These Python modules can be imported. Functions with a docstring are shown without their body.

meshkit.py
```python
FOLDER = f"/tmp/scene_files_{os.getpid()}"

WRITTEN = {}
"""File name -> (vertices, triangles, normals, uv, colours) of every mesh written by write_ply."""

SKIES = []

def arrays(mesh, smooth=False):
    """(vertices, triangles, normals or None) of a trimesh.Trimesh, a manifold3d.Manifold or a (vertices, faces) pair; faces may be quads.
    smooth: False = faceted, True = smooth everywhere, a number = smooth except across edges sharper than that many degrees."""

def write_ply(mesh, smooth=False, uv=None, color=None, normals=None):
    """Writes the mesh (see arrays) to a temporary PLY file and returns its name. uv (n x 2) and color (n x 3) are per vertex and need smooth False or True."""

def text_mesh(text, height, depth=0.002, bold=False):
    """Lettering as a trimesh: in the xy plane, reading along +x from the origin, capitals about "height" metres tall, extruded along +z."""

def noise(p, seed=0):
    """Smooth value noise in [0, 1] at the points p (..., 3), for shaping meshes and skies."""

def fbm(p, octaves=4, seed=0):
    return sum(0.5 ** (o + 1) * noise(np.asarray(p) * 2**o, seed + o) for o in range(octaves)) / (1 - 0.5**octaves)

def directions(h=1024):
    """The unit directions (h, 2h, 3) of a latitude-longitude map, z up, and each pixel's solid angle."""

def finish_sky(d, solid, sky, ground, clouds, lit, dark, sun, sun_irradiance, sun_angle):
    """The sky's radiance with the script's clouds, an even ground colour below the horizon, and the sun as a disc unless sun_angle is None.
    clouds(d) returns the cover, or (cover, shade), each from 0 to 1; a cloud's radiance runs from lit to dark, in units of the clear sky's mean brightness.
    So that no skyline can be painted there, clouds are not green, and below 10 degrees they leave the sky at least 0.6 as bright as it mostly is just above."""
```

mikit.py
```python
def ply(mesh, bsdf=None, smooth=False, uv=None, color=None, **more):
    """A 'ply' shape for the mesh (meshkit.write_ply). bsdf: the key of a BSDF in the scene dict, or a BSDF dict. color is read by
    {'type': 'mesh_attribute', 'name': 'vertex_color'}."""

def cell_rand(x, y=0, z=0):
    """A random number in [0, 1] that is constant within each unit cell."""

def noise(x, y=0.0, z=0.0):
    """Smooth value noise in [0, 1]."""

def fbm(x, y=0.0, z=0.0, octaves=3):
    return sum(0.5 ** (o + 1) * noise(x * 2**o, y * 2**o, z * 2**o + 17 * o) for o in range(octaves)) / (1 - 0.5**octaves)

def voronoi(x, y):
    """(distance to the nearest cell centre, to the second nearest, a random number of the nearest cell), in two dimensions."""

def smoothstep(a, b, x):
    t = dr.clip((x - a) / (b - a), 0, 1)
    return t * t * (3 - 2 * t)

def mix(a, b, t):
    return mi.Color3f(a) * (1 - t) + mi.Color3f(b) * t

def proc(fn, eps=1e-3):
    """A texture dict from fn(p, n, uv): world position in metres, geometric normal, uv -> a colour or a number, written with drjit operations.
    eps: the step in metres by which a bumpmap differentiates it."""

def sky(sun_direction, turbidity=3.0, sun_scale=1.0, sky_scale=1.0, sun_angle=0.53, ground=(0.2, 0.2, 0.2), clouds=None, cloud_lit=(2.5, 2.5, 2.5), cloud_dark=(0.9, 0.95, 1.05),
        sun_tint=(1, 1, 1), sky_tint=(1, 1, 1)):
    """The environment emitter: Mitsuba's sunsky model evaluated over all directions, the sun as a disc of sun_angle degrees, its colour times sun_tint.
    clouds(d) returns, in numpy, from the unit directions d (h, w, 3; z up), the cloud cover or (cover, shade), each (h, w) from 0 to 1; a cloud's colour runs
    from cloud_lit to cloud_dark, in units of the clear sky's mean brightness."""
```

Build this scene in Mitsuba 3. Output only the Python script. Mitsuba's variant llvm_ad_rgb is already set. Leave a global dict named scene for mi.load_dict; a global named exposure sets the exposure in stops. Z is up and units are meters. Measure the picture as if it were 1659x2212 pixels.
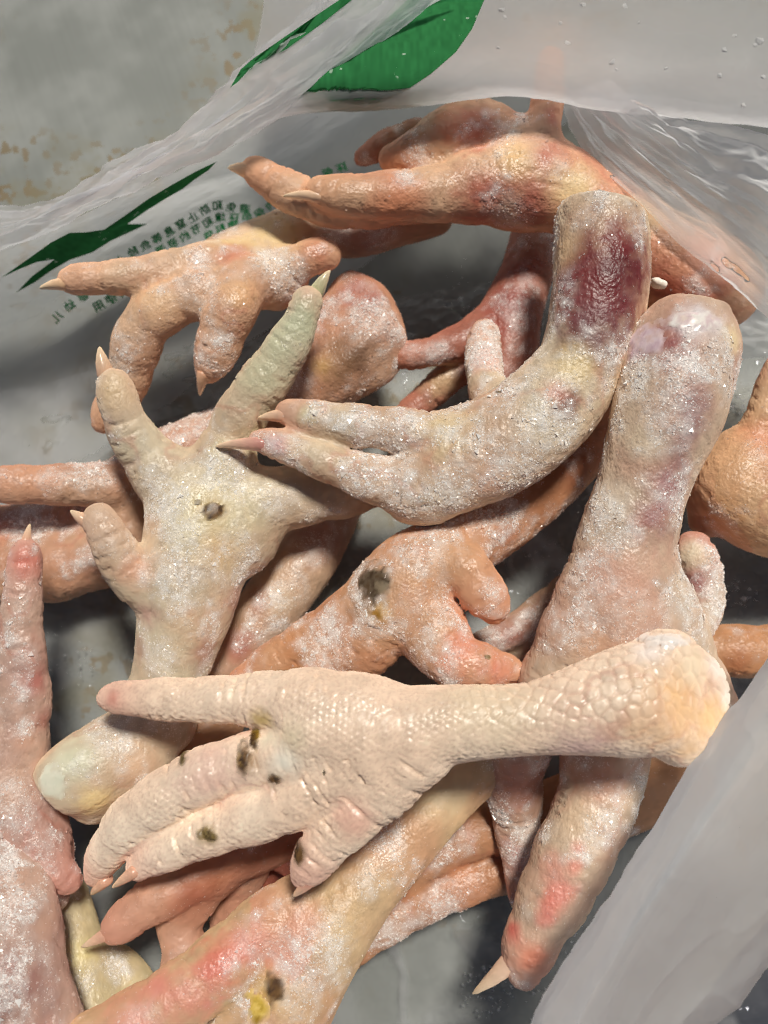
import math, numpy as np, trimesh, drjit as dr, mitsuba as mi, mikit, meshkit
from mikit import proc, noise, fbm, voronoi, smoothstep, mix
from scipy.spatial import cKDTree
from scipy.interpolate import RectBivariateSpline, LinearNDInterpolator
from shapely.geometry import Polygon

# ------------------------------------------------------------------ camera, light, exposure
W, H = 1659.0, 2212.0                 # the picture plane in which outlines below are measured
FOV, DIST, TILT = 45.0, 0.215, math.radians(12)
TARGET = np.array([0, 0, 0.045])
BACK = np.array([0, -math.sin(TILT), math.cos(TILT)])
EYE = TARGET + DIST * BACK
RIGHT = np.array([1.0, 0, 0]); UP = np.cross(BACK, RIGHT)
TAN = math.tan(math.radians(FOV / 2))
scene, labels = {}, {}
scene['camera'] = {'type': 'thinlens', 'fov': FOV, 'fov_axis': 'x', 'near_clip': 0.01, 'far_clip': 20.0,
                   'aperture_radius': 0.0013, 'focus_distance': 0.202,
                   'to_world': mi.ScalarTransform4f().look_at(origin=EYE.tolist(), target=TARGET.tolist(), up=[0, 1, 0])}
scene['sky'] = mikit.sky([0.15, 0.34, 0.93], turbidity=3, sun_scale=1.2, sky_scale=0.26, sun_angle=10.0, sun_tint=(0.875, 0.985, 1.12), sky_tint=(1.02, 1.0, 1.0))
exposure = 1.27

# ------------------------------------------------------------------ helpers
def lin(h):
    c = np.array([int(h[i:i + 2], 16) for i in (0, 2, 4)]) / 255.0
    return np.where(c < 0.04045, c / 12.92, ((c + 0.055) / 1.055) ** 2.4)

def at(px, py, h):
    """The point h millimetres above the sink floor that the photograph shows at px, py."""
    px, py, h = (np.asarray(v, float) for v in (px, py, h))
    d = ((px - W / 2) / (W / 2) * TAN)[..., None] * RIGHT + ((H / 2 - py) / (W / 2) * TAN)[..., None] * UP - BACK
    t = (h / 1000.0 - EYE[2]) / d[..., 2]
    return EYE + d * t[..., None]

def to_px(p):
    q = np.asarray(p) - EYE
    z = -q @ BACK
    return (q @ RIGHT) / z / TAN * W / 2 + W / 2, H / 2 - (q @ UP) / z / TAN * W / 2, z

def size_at(p):
    return (-(np.asarray(p) - EYE) @ BACK) * TAN * 2 / W      # metres per picture unit

def sstep(a, b, x):
    t = np.clip((x - a) / (b - a), 0, 1)
    return t * t * (3 - 2 * t)

def nz(p, f, seed=0):
    return meshkit.noise(p * f + 50, seed)

def fb(p, f, o=3, seed=0):
    return meshkit.fbm(p * f + 50, o, seed)

def catmull(a, n):
    """Rows of a (k, d) as a smooth curve, n points per span."""
    a = np.asarray(a, float)
    if len(a) == 1:
        return a
    e = np.vstack([2 * a[0] - a[1], a, 2 * a[-1] - a[-2]])
    out = []
    for i in range(len(a) - 1):
        p0, p1, p2, p3 = e[i:i + 4]
        for t in np.arange(n) / n:
            out.append(0.5 * (2 * p1 + (p2 - p0) * t + (2 * p0 - 5 * p1 + 4 * p2 - p3) * t * t + (3 * p1 - p0 - 3 * p2 + p3) * t ** 3))
    return np.array(out + [a[-1]])

def surface_nets(F, lo, vox):
    s = F < 0
    nx, ny, nzz = F.shape
    c = np.zeros((nx - 1, ny - 1, nzz - 1), np.int8)
    for a, b, d in np.ndindex(2, 2, 2):
        c += s[a:nx - 1 + a, b:ny - 1 + b, d:nzz - 1 + d]
    cells = np.argwhere((c > 0) & (c < 8))
    idx = -np.ones(c.shape, np.int64)
    idx[tuple(cells.T)] = np.arange(len(cells))
    corner = np.array(list(np.ndindex(2, 2, 2)))
    val = np.stack([F[tuple((cells + k).T)] for k in corner], 1)
    acc, cnt = np.zeros((len(cells), 3)), np.zeros(len(cells))
    for i in range(8):
        for j in range(i + 1, 8):
            if np.abs(corner[i] - corner[j]).sum() != 1:
                continue
            a, b = val[:, i], val[:, j]
            m = (a < 0) != (b < 0)
            t = np.where(m, a / np.where(m, a - b, 1), 0)[:, None]
            acc += np.where(m[:, None], corner[i] + (corner[j] - corner[i]) * t, 0)
            cnt += m
    v = (cells + acc / cnt[:, None]) * vox + lo
    quads = []
    for ax in range(3):
        u, w = (ax + 1) % 3, (ax + 2) % 3
        sl0 = [slice(1, -1)] * 3; sl1 = [slice(1, -1)] * 3
        sl0[ax] = slice(0, -1); sl1[ax] = slice(1, None)
        A, B = s[tuple(sl0)], s[tuple(sl1)]
        e = np.argwhere(A != B)
        inside = A[tuple(e.T)]
        off = np.ones(3, int); off[ax] = 0
        e = e + off
        eu, ew = np.eye(3, dtype=int)[u], np.eye(3, dtype=int)[w]
        q = np.stack([idx[tuple((e - eu - ew).T)], idx[tuple((e - ew).T)], idx[tuple(e.T)], idx[tuple((e - eu).T)]], 1)
        quads.append(np.where(inside[:, None], q, q[:, ::-1]))
    q = np.vstack(quads)
    q = q[(q >= 0).all(1)]
    return v, np.vstack([q[:, [0, 1, 2]], q[:, [0, 2, 3]]])

def normals(v, f):
    n = np.zeros_like(v)
    fn = np.cross(v[f[:, 1]] - v[f[:, 0]], v[f[:, 2]] - v[f[:, 0]])
    for k in range(3):
        np.add.at(n, f[:, k], fn)
    return n / (np.linalg.norm(n, axis=1, keepdims=True) + 1e-20)

def soften(v, f, times, lam=0.5):
    e = np.vstack([f[:, [0, 1]], f[:, [1, 2]], f[:, [2, 0]]])
    deg = np.bincount(e.ravel(), minlength=len(v))[:, None]
    for _ in range(times):
        a = np.stack([np.bincount(np.r_[e[:, 0], e[:, 1]], np.r_[v[e[:, 1], k], v[e[:, 0], k]], len(v)) for k in range(3)], 1)
        v = v + lam * (a / np.maximum(deg, 1) - v)
    return v

TET = np.array([[1, 1, 1], [1, -1, -1], [-1, 1, -1], [-1, -1, 1]], float)
TETF = np.array([[0, 1, 2], [0, 3, 1], [0, 2, 3], [1, 3, 2]])
OCT = np.array([[1, 0, 0], [-1, 0, 0], [0, 1, 0], [0, -1, 0], [0, 0, 1], [0, 0, -1]], float)
OCTF = np.array([[0, 2, 4], [2, 1, 4], [1, 3, 4], [3, 0, 4], [2, 0, 5], [1, 2, 5], [3, 1, 5], [0, 3, 5]])

def grains(P, size, rng, flat=0.35, tet=False, lie=None):
    """One mesh of small angular crystals at the points P."""
    n = len(P)
    base, faces = (TET, TETF) if tet else (OCT, OCTF)
    q = rng.normal(size=(n, 4)); q /= np.linalg.norm(q, axis=1, keepdims=True)
    w, x, y, z = q.T
    R = np.stack([1 - 2 * (y * y + z * z), 2 * (x * y - z * w), 2 * (x * z + y * w), 2 * (x * y + z * w), 1 - 2 * (x * x + z * z), 2 * (y * z - x * w),
                  2 * (x * z - y * w), 2 * (y * z + x * w), 1 - 2 * (x * x + y * y)], 1).reshape(n, 3, 3)
    o = base[None] * rng.uniform(flat, 1.2, (n, len(base), 1)) * size[:, None, None]
    v = np.einsum('nij,nkj->nki', R, o)
    if lie is not None:                              # flakes lie along the skin
        v = v - 0.5 * np.einsum('nki,ni->nk', v, lie)[..., None] * lie[:, None]
    v = v + P[:, None]
    f = faces[None] + (np.arange(n) * len(base))[:, None, None]
    return v.reshape(-1, 3), f.reshape(-1, 3)

# ------------------------------------------------------------------ materials
def pebbles(p, k, w):
    x = p.x + w * noise(p.x * 900, p.y * 900, p.z * 900); y = p.y + w * noise(p.y * 900, p.z * 900, p.x * 900); z = p.z + w * noise(p.z * 900, p.x * 900, p.y * 900)
    e = dr.cos(k * x) + dr.cos(k * (0.5 * x + 0.866 * y)) + dr.cos(k * (0.5 * x - 0.866 * y)) + 0.7 * dr.cos(k * z)
    return e * smoothstep(0.3, 0.65, noise(p.x * 190, p.y * 190, p.z * 190))
def skin_bump(p, n, uv):
    return 0.00022 * fbm(p.x * 2300, p.y * 2300, p.z * 2300, 2) + 0.00005 * noise(p.x * 600, p.y * 600, p.z * 600) + 0.000020 * pebbles(p, 4400.0, 0.0007)
def skin_rough(p, n, uv):
    return 0.32 + 0.26 * noise(p.x * 260, p.y * 260, p.z * 260)
VC = {'type': 'mesh_attribute', 'name': 'vertex_color'}
scene['skin'] = {'type': 'bumpmap', 'scale': 1.0, 'tex': proc(skin_bump, 1.5e-4),
                 'bsdf': {'type': 'principled', 'base_color': VC, 'roughness': proc(skin_rough), 'specular': 0.5, 'flatness': 0.6, 'clearcoat': 0.12, 'clearcoat_gloss': 0.8}}
def scale_bump(p, n, uv):
    return 0.000034 * pebbles(p, 5000.0, 0.0005) * (1 - 0.75 * smoothstep(0.012, 0.04, p.x)) + 0.00006 * noise(p.x * 420, p.y * 420, p.z * 420)
def scale_rough(p, n, uv):
    return 0.30 + 0.22 * noise(p.x * 300, p.y * 300, p.z * 300)
scene['scaly_skin'] = {'type': 'bumpmap', 'scale': 1.0, 'tex': proc(scale_bump, 8e-5),
                       'bsdf': {'type': 'principled', 'base_color': VC, 'roughness': proc(scale_rough), 'specular': 0.5, 'flatness': 0.6, 'clearcoat': 0.3, 'clearcoat_gloss': 0.8}}
scene['horn'] = {'type': 'twosided', 'bsdf': {'type': 'principled', 'base_color': VC, 'roughness': 0.28, 'specular': 0.5, 'flatness': 0.7, 'clearcoat': 0.5}}
scene['ice'] = {'type': 'principled', 'base_color': VC, 'roughness': 0.22, 'specular': 0.6, 'flatness': 0.8}
scene['clear_ice'] = {'type': 'principledthin', 'base_color': {'type': 'rgb', 'value': [0.9, 0.9, 0.9]}, 'roughness': 0.12, 'diff_trans': 1.0, 'eta': 1.35, 'spec_trans': 0.35}
scene['crust'] = {'type': 'principled', 'base_color': VC, 'roughness': 0.45, 'specular': 0.5}
def film_weight(p, n, uv):
    return 0.50 + 0.20 * (fbm(p.x * 45, p.y * 45, p.z * 45, 2) - 0.5)
def thin_weight(p, n, uv):
    a = fbm(p.x * 70 + p.y * 25, p.y * 45 - p.x * 20, p.z * 40, 3)
    r = smoothstep(0.80, 0.98, 1 - dr.abs(2 * a - 1)) * smoothstep(0.35, 0.6, noise(p.x * 55 + 7, p.y * 55))
    return 0.14 + 0.20 * smoothstep(0.45, 0.8, fbm(p.x * 90, p.y * 90, p.z * 90, 3)) + 0.45 * r
def fold_weight(p, n, uv):
    return 0.78 + 0.14 * (fbm(p.x * 45, p.y * 45, p.z * 45, 2) - 0.5)
def thick_weight(p, n, uv):
    return 0.70 + 0.1 * (fbm(p.x * 45, p.y * 45, p.z * 45, 2) - 0.5)
for film_name, film_fn in (('film', film_weight), ('thin_film', thin_weight), ('double_film', thick_weight), ('fold_film', fold_weight)):
    scene[film_name] = {'type': 'blendbsdf', 'weight': proc(film_fn),
                 'a': {'type': 'thindielectric', 'int_ior': 1.25 if film_name == 'thin_film' else 1.1},
                 'b': {'type': 'principledthin', 'base_color': {'type': 'rgb', 'value': [0.93, 0.935, 0.955]}, 'roughness': 0.2, 'diff_trans': 1.6, 'eta': 1.5, 'spec_trans': 0.0}}
def ink(p, n, uv):
    s = smoothstep(0.80, 0.86, noise(p.x * 900, p.y * 900, p.z * 900) * 0.6 + 0.4 * noise(p.x * 400, p.y * 400))
    return mix([0.032, 0.18, 0.06], [0.35, 0.5, 0.38], s) * (0.8 + 0.4 * noise(p.x * 1400, p.y * 300, p.z * 300))
scene['green_ink'] = {'type': 'principledthin', 'base_color': proc(ink), 'roughness': 0.4, 'diff_trans': 0.5, 'eta': 1.5}
scene['text_ink'] = {'type': 'principledthin', 'base_color': {'type': 'rgb', 'value': [0.016, 0.23, 0.07]}, 'roughness': 0.4, 'diff_trans': 0.4, 'eta': 1.5}
def steel(p, n, uv):
    a = fbm(p.x * 45, p.y * 45, 0, 4)
    c = mix([0.165, 0.175, 0.165], [0.235, 0.245, 0.235], smoothstep(0.3, 0.7, a))
    c = c * (0.97 + 0.06 * noise(p.x * 1900 + p.y * 700, p.y * 60, 1))
    zone = smoothstep(0.42, 0.66, fbm(p.x * 26 + 3.1, p.y * 26, 5, 3))
    b = smoothstep(0.62, 0.70, fbm(p.x * 330 + p.y * 60, p.y * 330 - p.x * 30, 9, 3)) * zone
    c = mix(c, [0.15, 0.105, 0.045], b * 0.8)
    return mix(c, [0.16, 0.145, 0.085], zone * smoothstep(0.40, 0.7, fbm(p.x * 120, p.y * 120, 2, 4)) * 0.55)
def steel_rough(p, n, uv):
    return 0.46 + 0.2 * fbm(p.x * 90, p.y * 90, 3, 3)
scene['steel'] = {'type': 'twosided', 'bsdf': {'type': 'principled', 'base_color': proc(steel), 'roughness': proc(steel_rough), 'metallic': 0.12, 'specular': 0.5}}
scene['navy'] = {'type': 'twosided', 'bsdf': {'type': 'principled', 'base_color': {'type': 'rgb', 'value': [0.012, 0.016, 0.03]}, 'roughness': 0.5}}

# ------------------------------------------------------------------ the sink and the bag
def plane(name, x0, x1, y0, y1, z, bsdf, hole=None):
    v = np.array([[x0, y0, z], [x1, y0, z], [x1, y1, z], [x0, y1, z]])
    scene[name] = mikit.ply((v, np.array([[0, 1, 2], [0, 2, 3]])), bsdf)
plane('worktop', -0.9, 0.9, -0.9, 0.9, -0.03, 'navy')
labels['worktop'] = {'kind': 'structure'}
corner = np.array([[-0.7, -0.7, 0], [0.06, -0.7, 0], at(1440, 2290, 0), at(1800, 1880, 0), [0.7, 0.1, 0], [0.7, 0.8, 0], [-0.7, 0.8, 0]], float)
corner[:, 2] = 0
m = trimesh.creation.extrude_polygon(Polygon(corner[:, :2]), 0.012, engine='earcut'); m.apply_translation([0, 0, -0.012])
scene['sink_floor'] = mikit.ply(m, 'steel')
labels['sink_floor'] = {'kind': 'structure'}
labels['plastic_bag'] = {'label': 'crumpled translucent white plastic bag with green print, open around the frozen feet', 'category': 'plastic bag'}

def creases(u, v, amp, fu, fv, seed):
    p = np.stack([u * fu, v * fv, np.full_like(u, 3.7 + seed)], -1)
    a = meshkit.fbm(p, 3, seed) - 0.5
    r = 1 - np.abs(2 * meshkit.noise(p * 1.3 + 9, seed + 5) - 1) ** 0.7
    return amp * (a * 1.4 + 0.5 * (r - 0.6))

def sheet(rows, nu=190, nv=150, amp=0.0, fu=6, fv=6, seed=0, crumple=0.0, lower=1.0):
    """A film through rows of control points (px, py, h), each row with the same count; returns (nv, nu, 3)."""
    g = np.array([[at(c[0], c[1], c[2] * lower) for c in r] for r in rows])
    a, b = np.linspace(0, 1, g.shape[0]), np.linspace(0, 1, g.shape[1])
    ka, kb = min(3, g.shape[0] - 1), min(3, g.shape[1] - 1)
    s, t = np.linspace(0, 1, nv), np.linspace(0, 1, nu)
    P = np.stack([RectBivariateSpline(a, b, g[..., k], kx=ka, ky=kb)(s, t) for k in range(3)], -1)
    if amp or crumple:
        N = np.cross(np.gradient(P, axis=1), np.gradient(P, axis=0))
        N /= np.linalg.norm(N, axis=-1, keepdims=True) + 1e-12
        vv, uu = np.meshgrid(s, t, indexing='ij')
        P = P + N * (creases(uu, vv, amp, fu, fv, seed) + crumple * (meshkit.fbm(P * 140, 3, seed + 9) - 0.5)
                     + 0.45 * crumple * (0.5 - np.abs(2 * meshkit.fbm(P * 210, 2, seed + 19) - 1)))[..., None]
    return P

def grid_faces(nv, nu):
    i = np.arange(nv * nu).reshape(nv, nu)
    return np.stack([i[:-1, :-1], i[:-1, 1:], i[1:, 1:], i[1:, :-1]], -1).reshape(-1, 4)

def film(key, P, bsdf='film'):
    scene[key] = mikit.ply((P.reshape(-1, 3), grid_faces(*P.shape[:2])), bsdf, smooth=True)
    return P

def print_on(P, rings, lift=0.0003, step=0.0012, many=False):
    """Flat print cut from polygons in picture units, laid on the film P."""
    q = P.reshape(-1, 3)
    x, y, _ = to_px(q)
    hh = LinearNDInterpolator(np.stack([x, y], 1), q[:, 2] * 1000)
    out = []
    for poly in rings:
        v2, f = trimesh.creation.triangulate_polygon(poly, engine='earcut')
        if not many:
            v3 = np.column_stack([v2, np.zeros(len(v2))])
            v3, f = trimesh.remesh.subdivide_to_size(v3, f, step / 0.0001, max_iter=12)
            v2 = v3[:, :2]
        h = hh(v2)
        h = np.where(np.isfinite(h), h, np.nanmean(h))
        w = at(v2[:, 0], v2[:, 1], h)
        w = w + (EYE - w) / np.linalg.norm(EYE - w, axis=1, keepdims=True) * lift
        out.append(trimesh.Trimesh(w, f, process=False))
    return trimesh.util.concatenate(out)

# floor of the bag, lying in creases on the sink
floor = film('plastic_bag__floor', sheet([[(-350, 2700, 1.6), (500, 2700, 1.6), (1300, 2600, 1.8), (2000, 2300, 1.8)],
              [(-350, 1900, 1.8), (500, 1900, 2.2), (1200, 1900, 2), (2000, 1700, 2)],
              [(-300, 1300, 2), (500, 1200, 2.2), (1150, 1150, 2), (2000, 1150, 2)],
              [(0, 850, 2.2), (600, 700, 2.2), (1150, 600, 2.2), (1900, 600, 2.4)]], 380, 380, amp=0.0034, fu=15, fv=17, seed=3, crumple=0.0030), 'thin_film')
# left wall of the bag, rising to the rim
wall = film('plastic_bag__wall', sheet([
    [(-200, 1450, 3), (0, 1250, 3), (230, 1020, 3), (450, 800, 3), (680, 650, 3), (880, 500, 4), (1040, 380, 5), (1250, 250, 6)],
    [(-200, 1000, 8), (0, 870, 8), (200, 720, 8), (400, 570, 9), (610, 440, 10), (790, 320, 12), (960, 200, 15), (1150, 80, 18)],
    [(-200, 760, 22), (0, 680, 23), (190, 570, 24), (370, 470, 26), (550, 370, 28), (740, 245, 30), (900, 120, 34), (1080, -10, 36)],
    [(-200, 600, 60), (0, 540, 62), (180, 465, 64), (350, 390, 67), (510, 310, 70), (690, 175, 75), (850, 50, 79), (1020, -80, 80)]],
    260, 180, amp=0.0018, fu=5, fv=3, seed=11, crumple=0.0008, lower=0.78))
# folded rim over the left wall
rim = film('plastic_bag__rim', sheet([
    [(-200, 630, 80), (0, 545, 84), (180, 452, 88), (372, 370, 94), (520, 312, 101), (690, 212, 107), (830, 95, 112), (980, -40, 115)],
    [(-200, 580, 98), (0, 505, 102), (165, 438, 106), (335, 352, 112), (480, 268, 118), (640, 160, 124), (770, 50, 129), (900, -80, 132)],
    [(-200, 520, 98), (0, 470, 102), (150, 430, 104), (290, 355, 108), (405, 280, 114), (530, 165, 118), (655, 60, 122), (780, -70, 126)],
    [(-200, 500, 78), (0, 455, 80), (130, 420, 82), (262, 350, 88), (370, 285, 94), (492, 185, 98), (570, 115, 100), (690, 20, 102)]],
    330, 165, amp=0.0050, fu=5, fv=6, seed=21, crumple=0.0016, lower=0.56), 'double_film')
# far side of the mouth, flopped back, its edge over the feet
flap = film('plastic_bag__flap', sheet([
    [(525, 256, 74), (690, 202, 78), (840, 196, 80), (1000, 184, 82), (1150, 182, 82), (1300, 200, 82), (1460, 216, 80), (1659, 244, 78), (1900, 270, 78)],
    [(520, 276, 84), (690, 232, 88), (840, 226, 90), (1000, 212, 92), (1150, 211, 92), (1300, 230, 92), (1460, 248, 90), (1659, 274, 88), (1900, 300, 88)],
    [(540, 190, 88), (700, 150, 94), (850, 140, 97), (1010, 135, 99), (1160, 140, 100), (1310, 150, 100), (1470, 165, 98), (1659, 190, 96), (1900, 200, 94)],
    [(560, 60, 76), (730, 20, 80), (880, 10, 82), (1030, 10, 84), (1170, 10, 84), (1320, 10, 84), (1480, 20, 82), (1659, 30, 80), (1900, 40, 78)],
    [(600, -140, 56), (760, -160, 58), (900, -160, 60), (1050, -160, 60), (1200, -160, 60), (1340, -160, 60), (1500, -150, 58), (1659, -150, 56), (1900, -150, 54)]],
    260, 180, amp=0.0018, fu=5, fv=4, seed=31, crumple=0.0006, lower=0.70), 'fold_film')
# inner wall on the right, in long folds
side = film('plastic_bag__side_wall', sheet([
    [(1228, 225, 50), (1275, 340, 56), (1378, 440, 62), (1480, 548, 62), (1602, 650, 58), (1740, 790, 50)],
    [(1245, 205, 58), (1330, 315, 62), (1440, 410, 64), (1550, 500, 62), (1670, 610, 58), (1800, 720, 52)],
    [(1275, 185, 66), (1400, 290, 70), (1520, 375, 70), (1640, 450, 68), (1760, 540, 66), (1900, 640, 62)],
    [(1330, 170, 74), (1490, 260, 82), (1640, 300, 86), (1780, 360, 86), (1900, 420, 86), (2050, 500, 86)]],
    260, 200, amp=0.0046, fu=3, fv=9, seed=41, crumple=0.0022, lower=0.88), 'fold_film')
tuck = film('plastic_bag__tuck', sheet([
    [(1500, 800, 6), (1590, 775, 14), (1680, 780, 20), (1850, 800, 24)],
    [(1520, 720, 16), (1600, 690, 26), (1690, 690, 34), (1850, 700, 40)],
    [(1540, 640, 26), (1620, 610, 40), (1700, 600, 48), (1850, 600, 56)]], 80, 60, amp=0.003, fu=3, fv=4, seed=47, crumple=0.0015))
# near rim at the lower right
near = film('plastic_bag__near_rim', sheet([
    [(1760, 1400, 70), (1640, 1560, 74), (1520, 1740, 76), (1410, 1920, 76), (1300, 2120, 74), (1220, 2330, 72)],
    [(1700, 1365, 98), (1575, 1545, 102), (1440, 1740, 104), (1330, 1920, 104), (1220, 2100, 102), (1120, 2290, 100)],
    [(1790, 1440, 112), (1650, 1620, 115), (1520, 1800, 116), (1400, 1980, 116), (1290, 2160, 114), (1200, 2350, 112)],
    [(1850, 1600, 108), (1730, 1755, 110), (1590, 1915, 110), (1460, 2065, 110), (1360, 2215, 108), (1270, 2385, 106)],
    [(1925, 1765, 92), (1805, 1900, 94), (1670, 2045, 95), (1550, 2170, 95), (1450, 2295, 94), (1360, 2450, 92)],
    [(1890, 1760, 50), (1770, 1885, 52), (1640, 2020, 54), (1520, 2145, 54), (1420, 2270, 52), (1330, 2420, 50)]],
    260, 180, amp=0.0042, fu=2, fv=7, seed=51, crumple=0.0009, lower=0.7), 'fold_film')

# print: two leaves of the emblem and the lines of small lettering, seen from inside (mirrored)
leaf = Polygon([(640, 214), (690, 170), (780, 90), (880, 0), (930, -60), (1060, -60), (1046, 0), (1020, 62), (985, 112), (930, 160), (870, 200), (820, 222), (770, 226), (725, 218)])
scene['plastic_bag__leaf_print'] = mikit.ply(print_on(flap, [leaf]), 'green_ink', smooth=True)
leaf2 = Polygon([(2, 600), (60, 560), (110, 524), (150, 503), (185, 502), (225, 496), (275, 462), (320, 430), (370, 400), (420, 372), (468, 349), (450, 368), (420, 388), (395, 408), (360, 428), (315, 456), (275, 484),
                 (318, 484), (290, 497), (240, 520), (200, 545), (150, 562), (110, 585), (75, 610), (35, 632), (70, 596), (108, 568), (118, 560), (80, 566), (45, 580)])
scene['plastic_bag__leaf_print_001'] = mikit.ply(print_on(wall, [leaf2.buffer(0)], lift=0.0006), 'green_ink', smooth=True)
stripe = Polygon([(497, 190), (520, 150), (545, 128), (600, 90), (670, 42), (740, -5), (760, 0), (690, 55), (620, 105), (560, 140)])
scene['plastic_bag__leaf_print_002'] = mikit.ply(print_on(rim[68:117], [stripe], lift=0.0006), 'green_ink', smooth=True)

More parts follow.
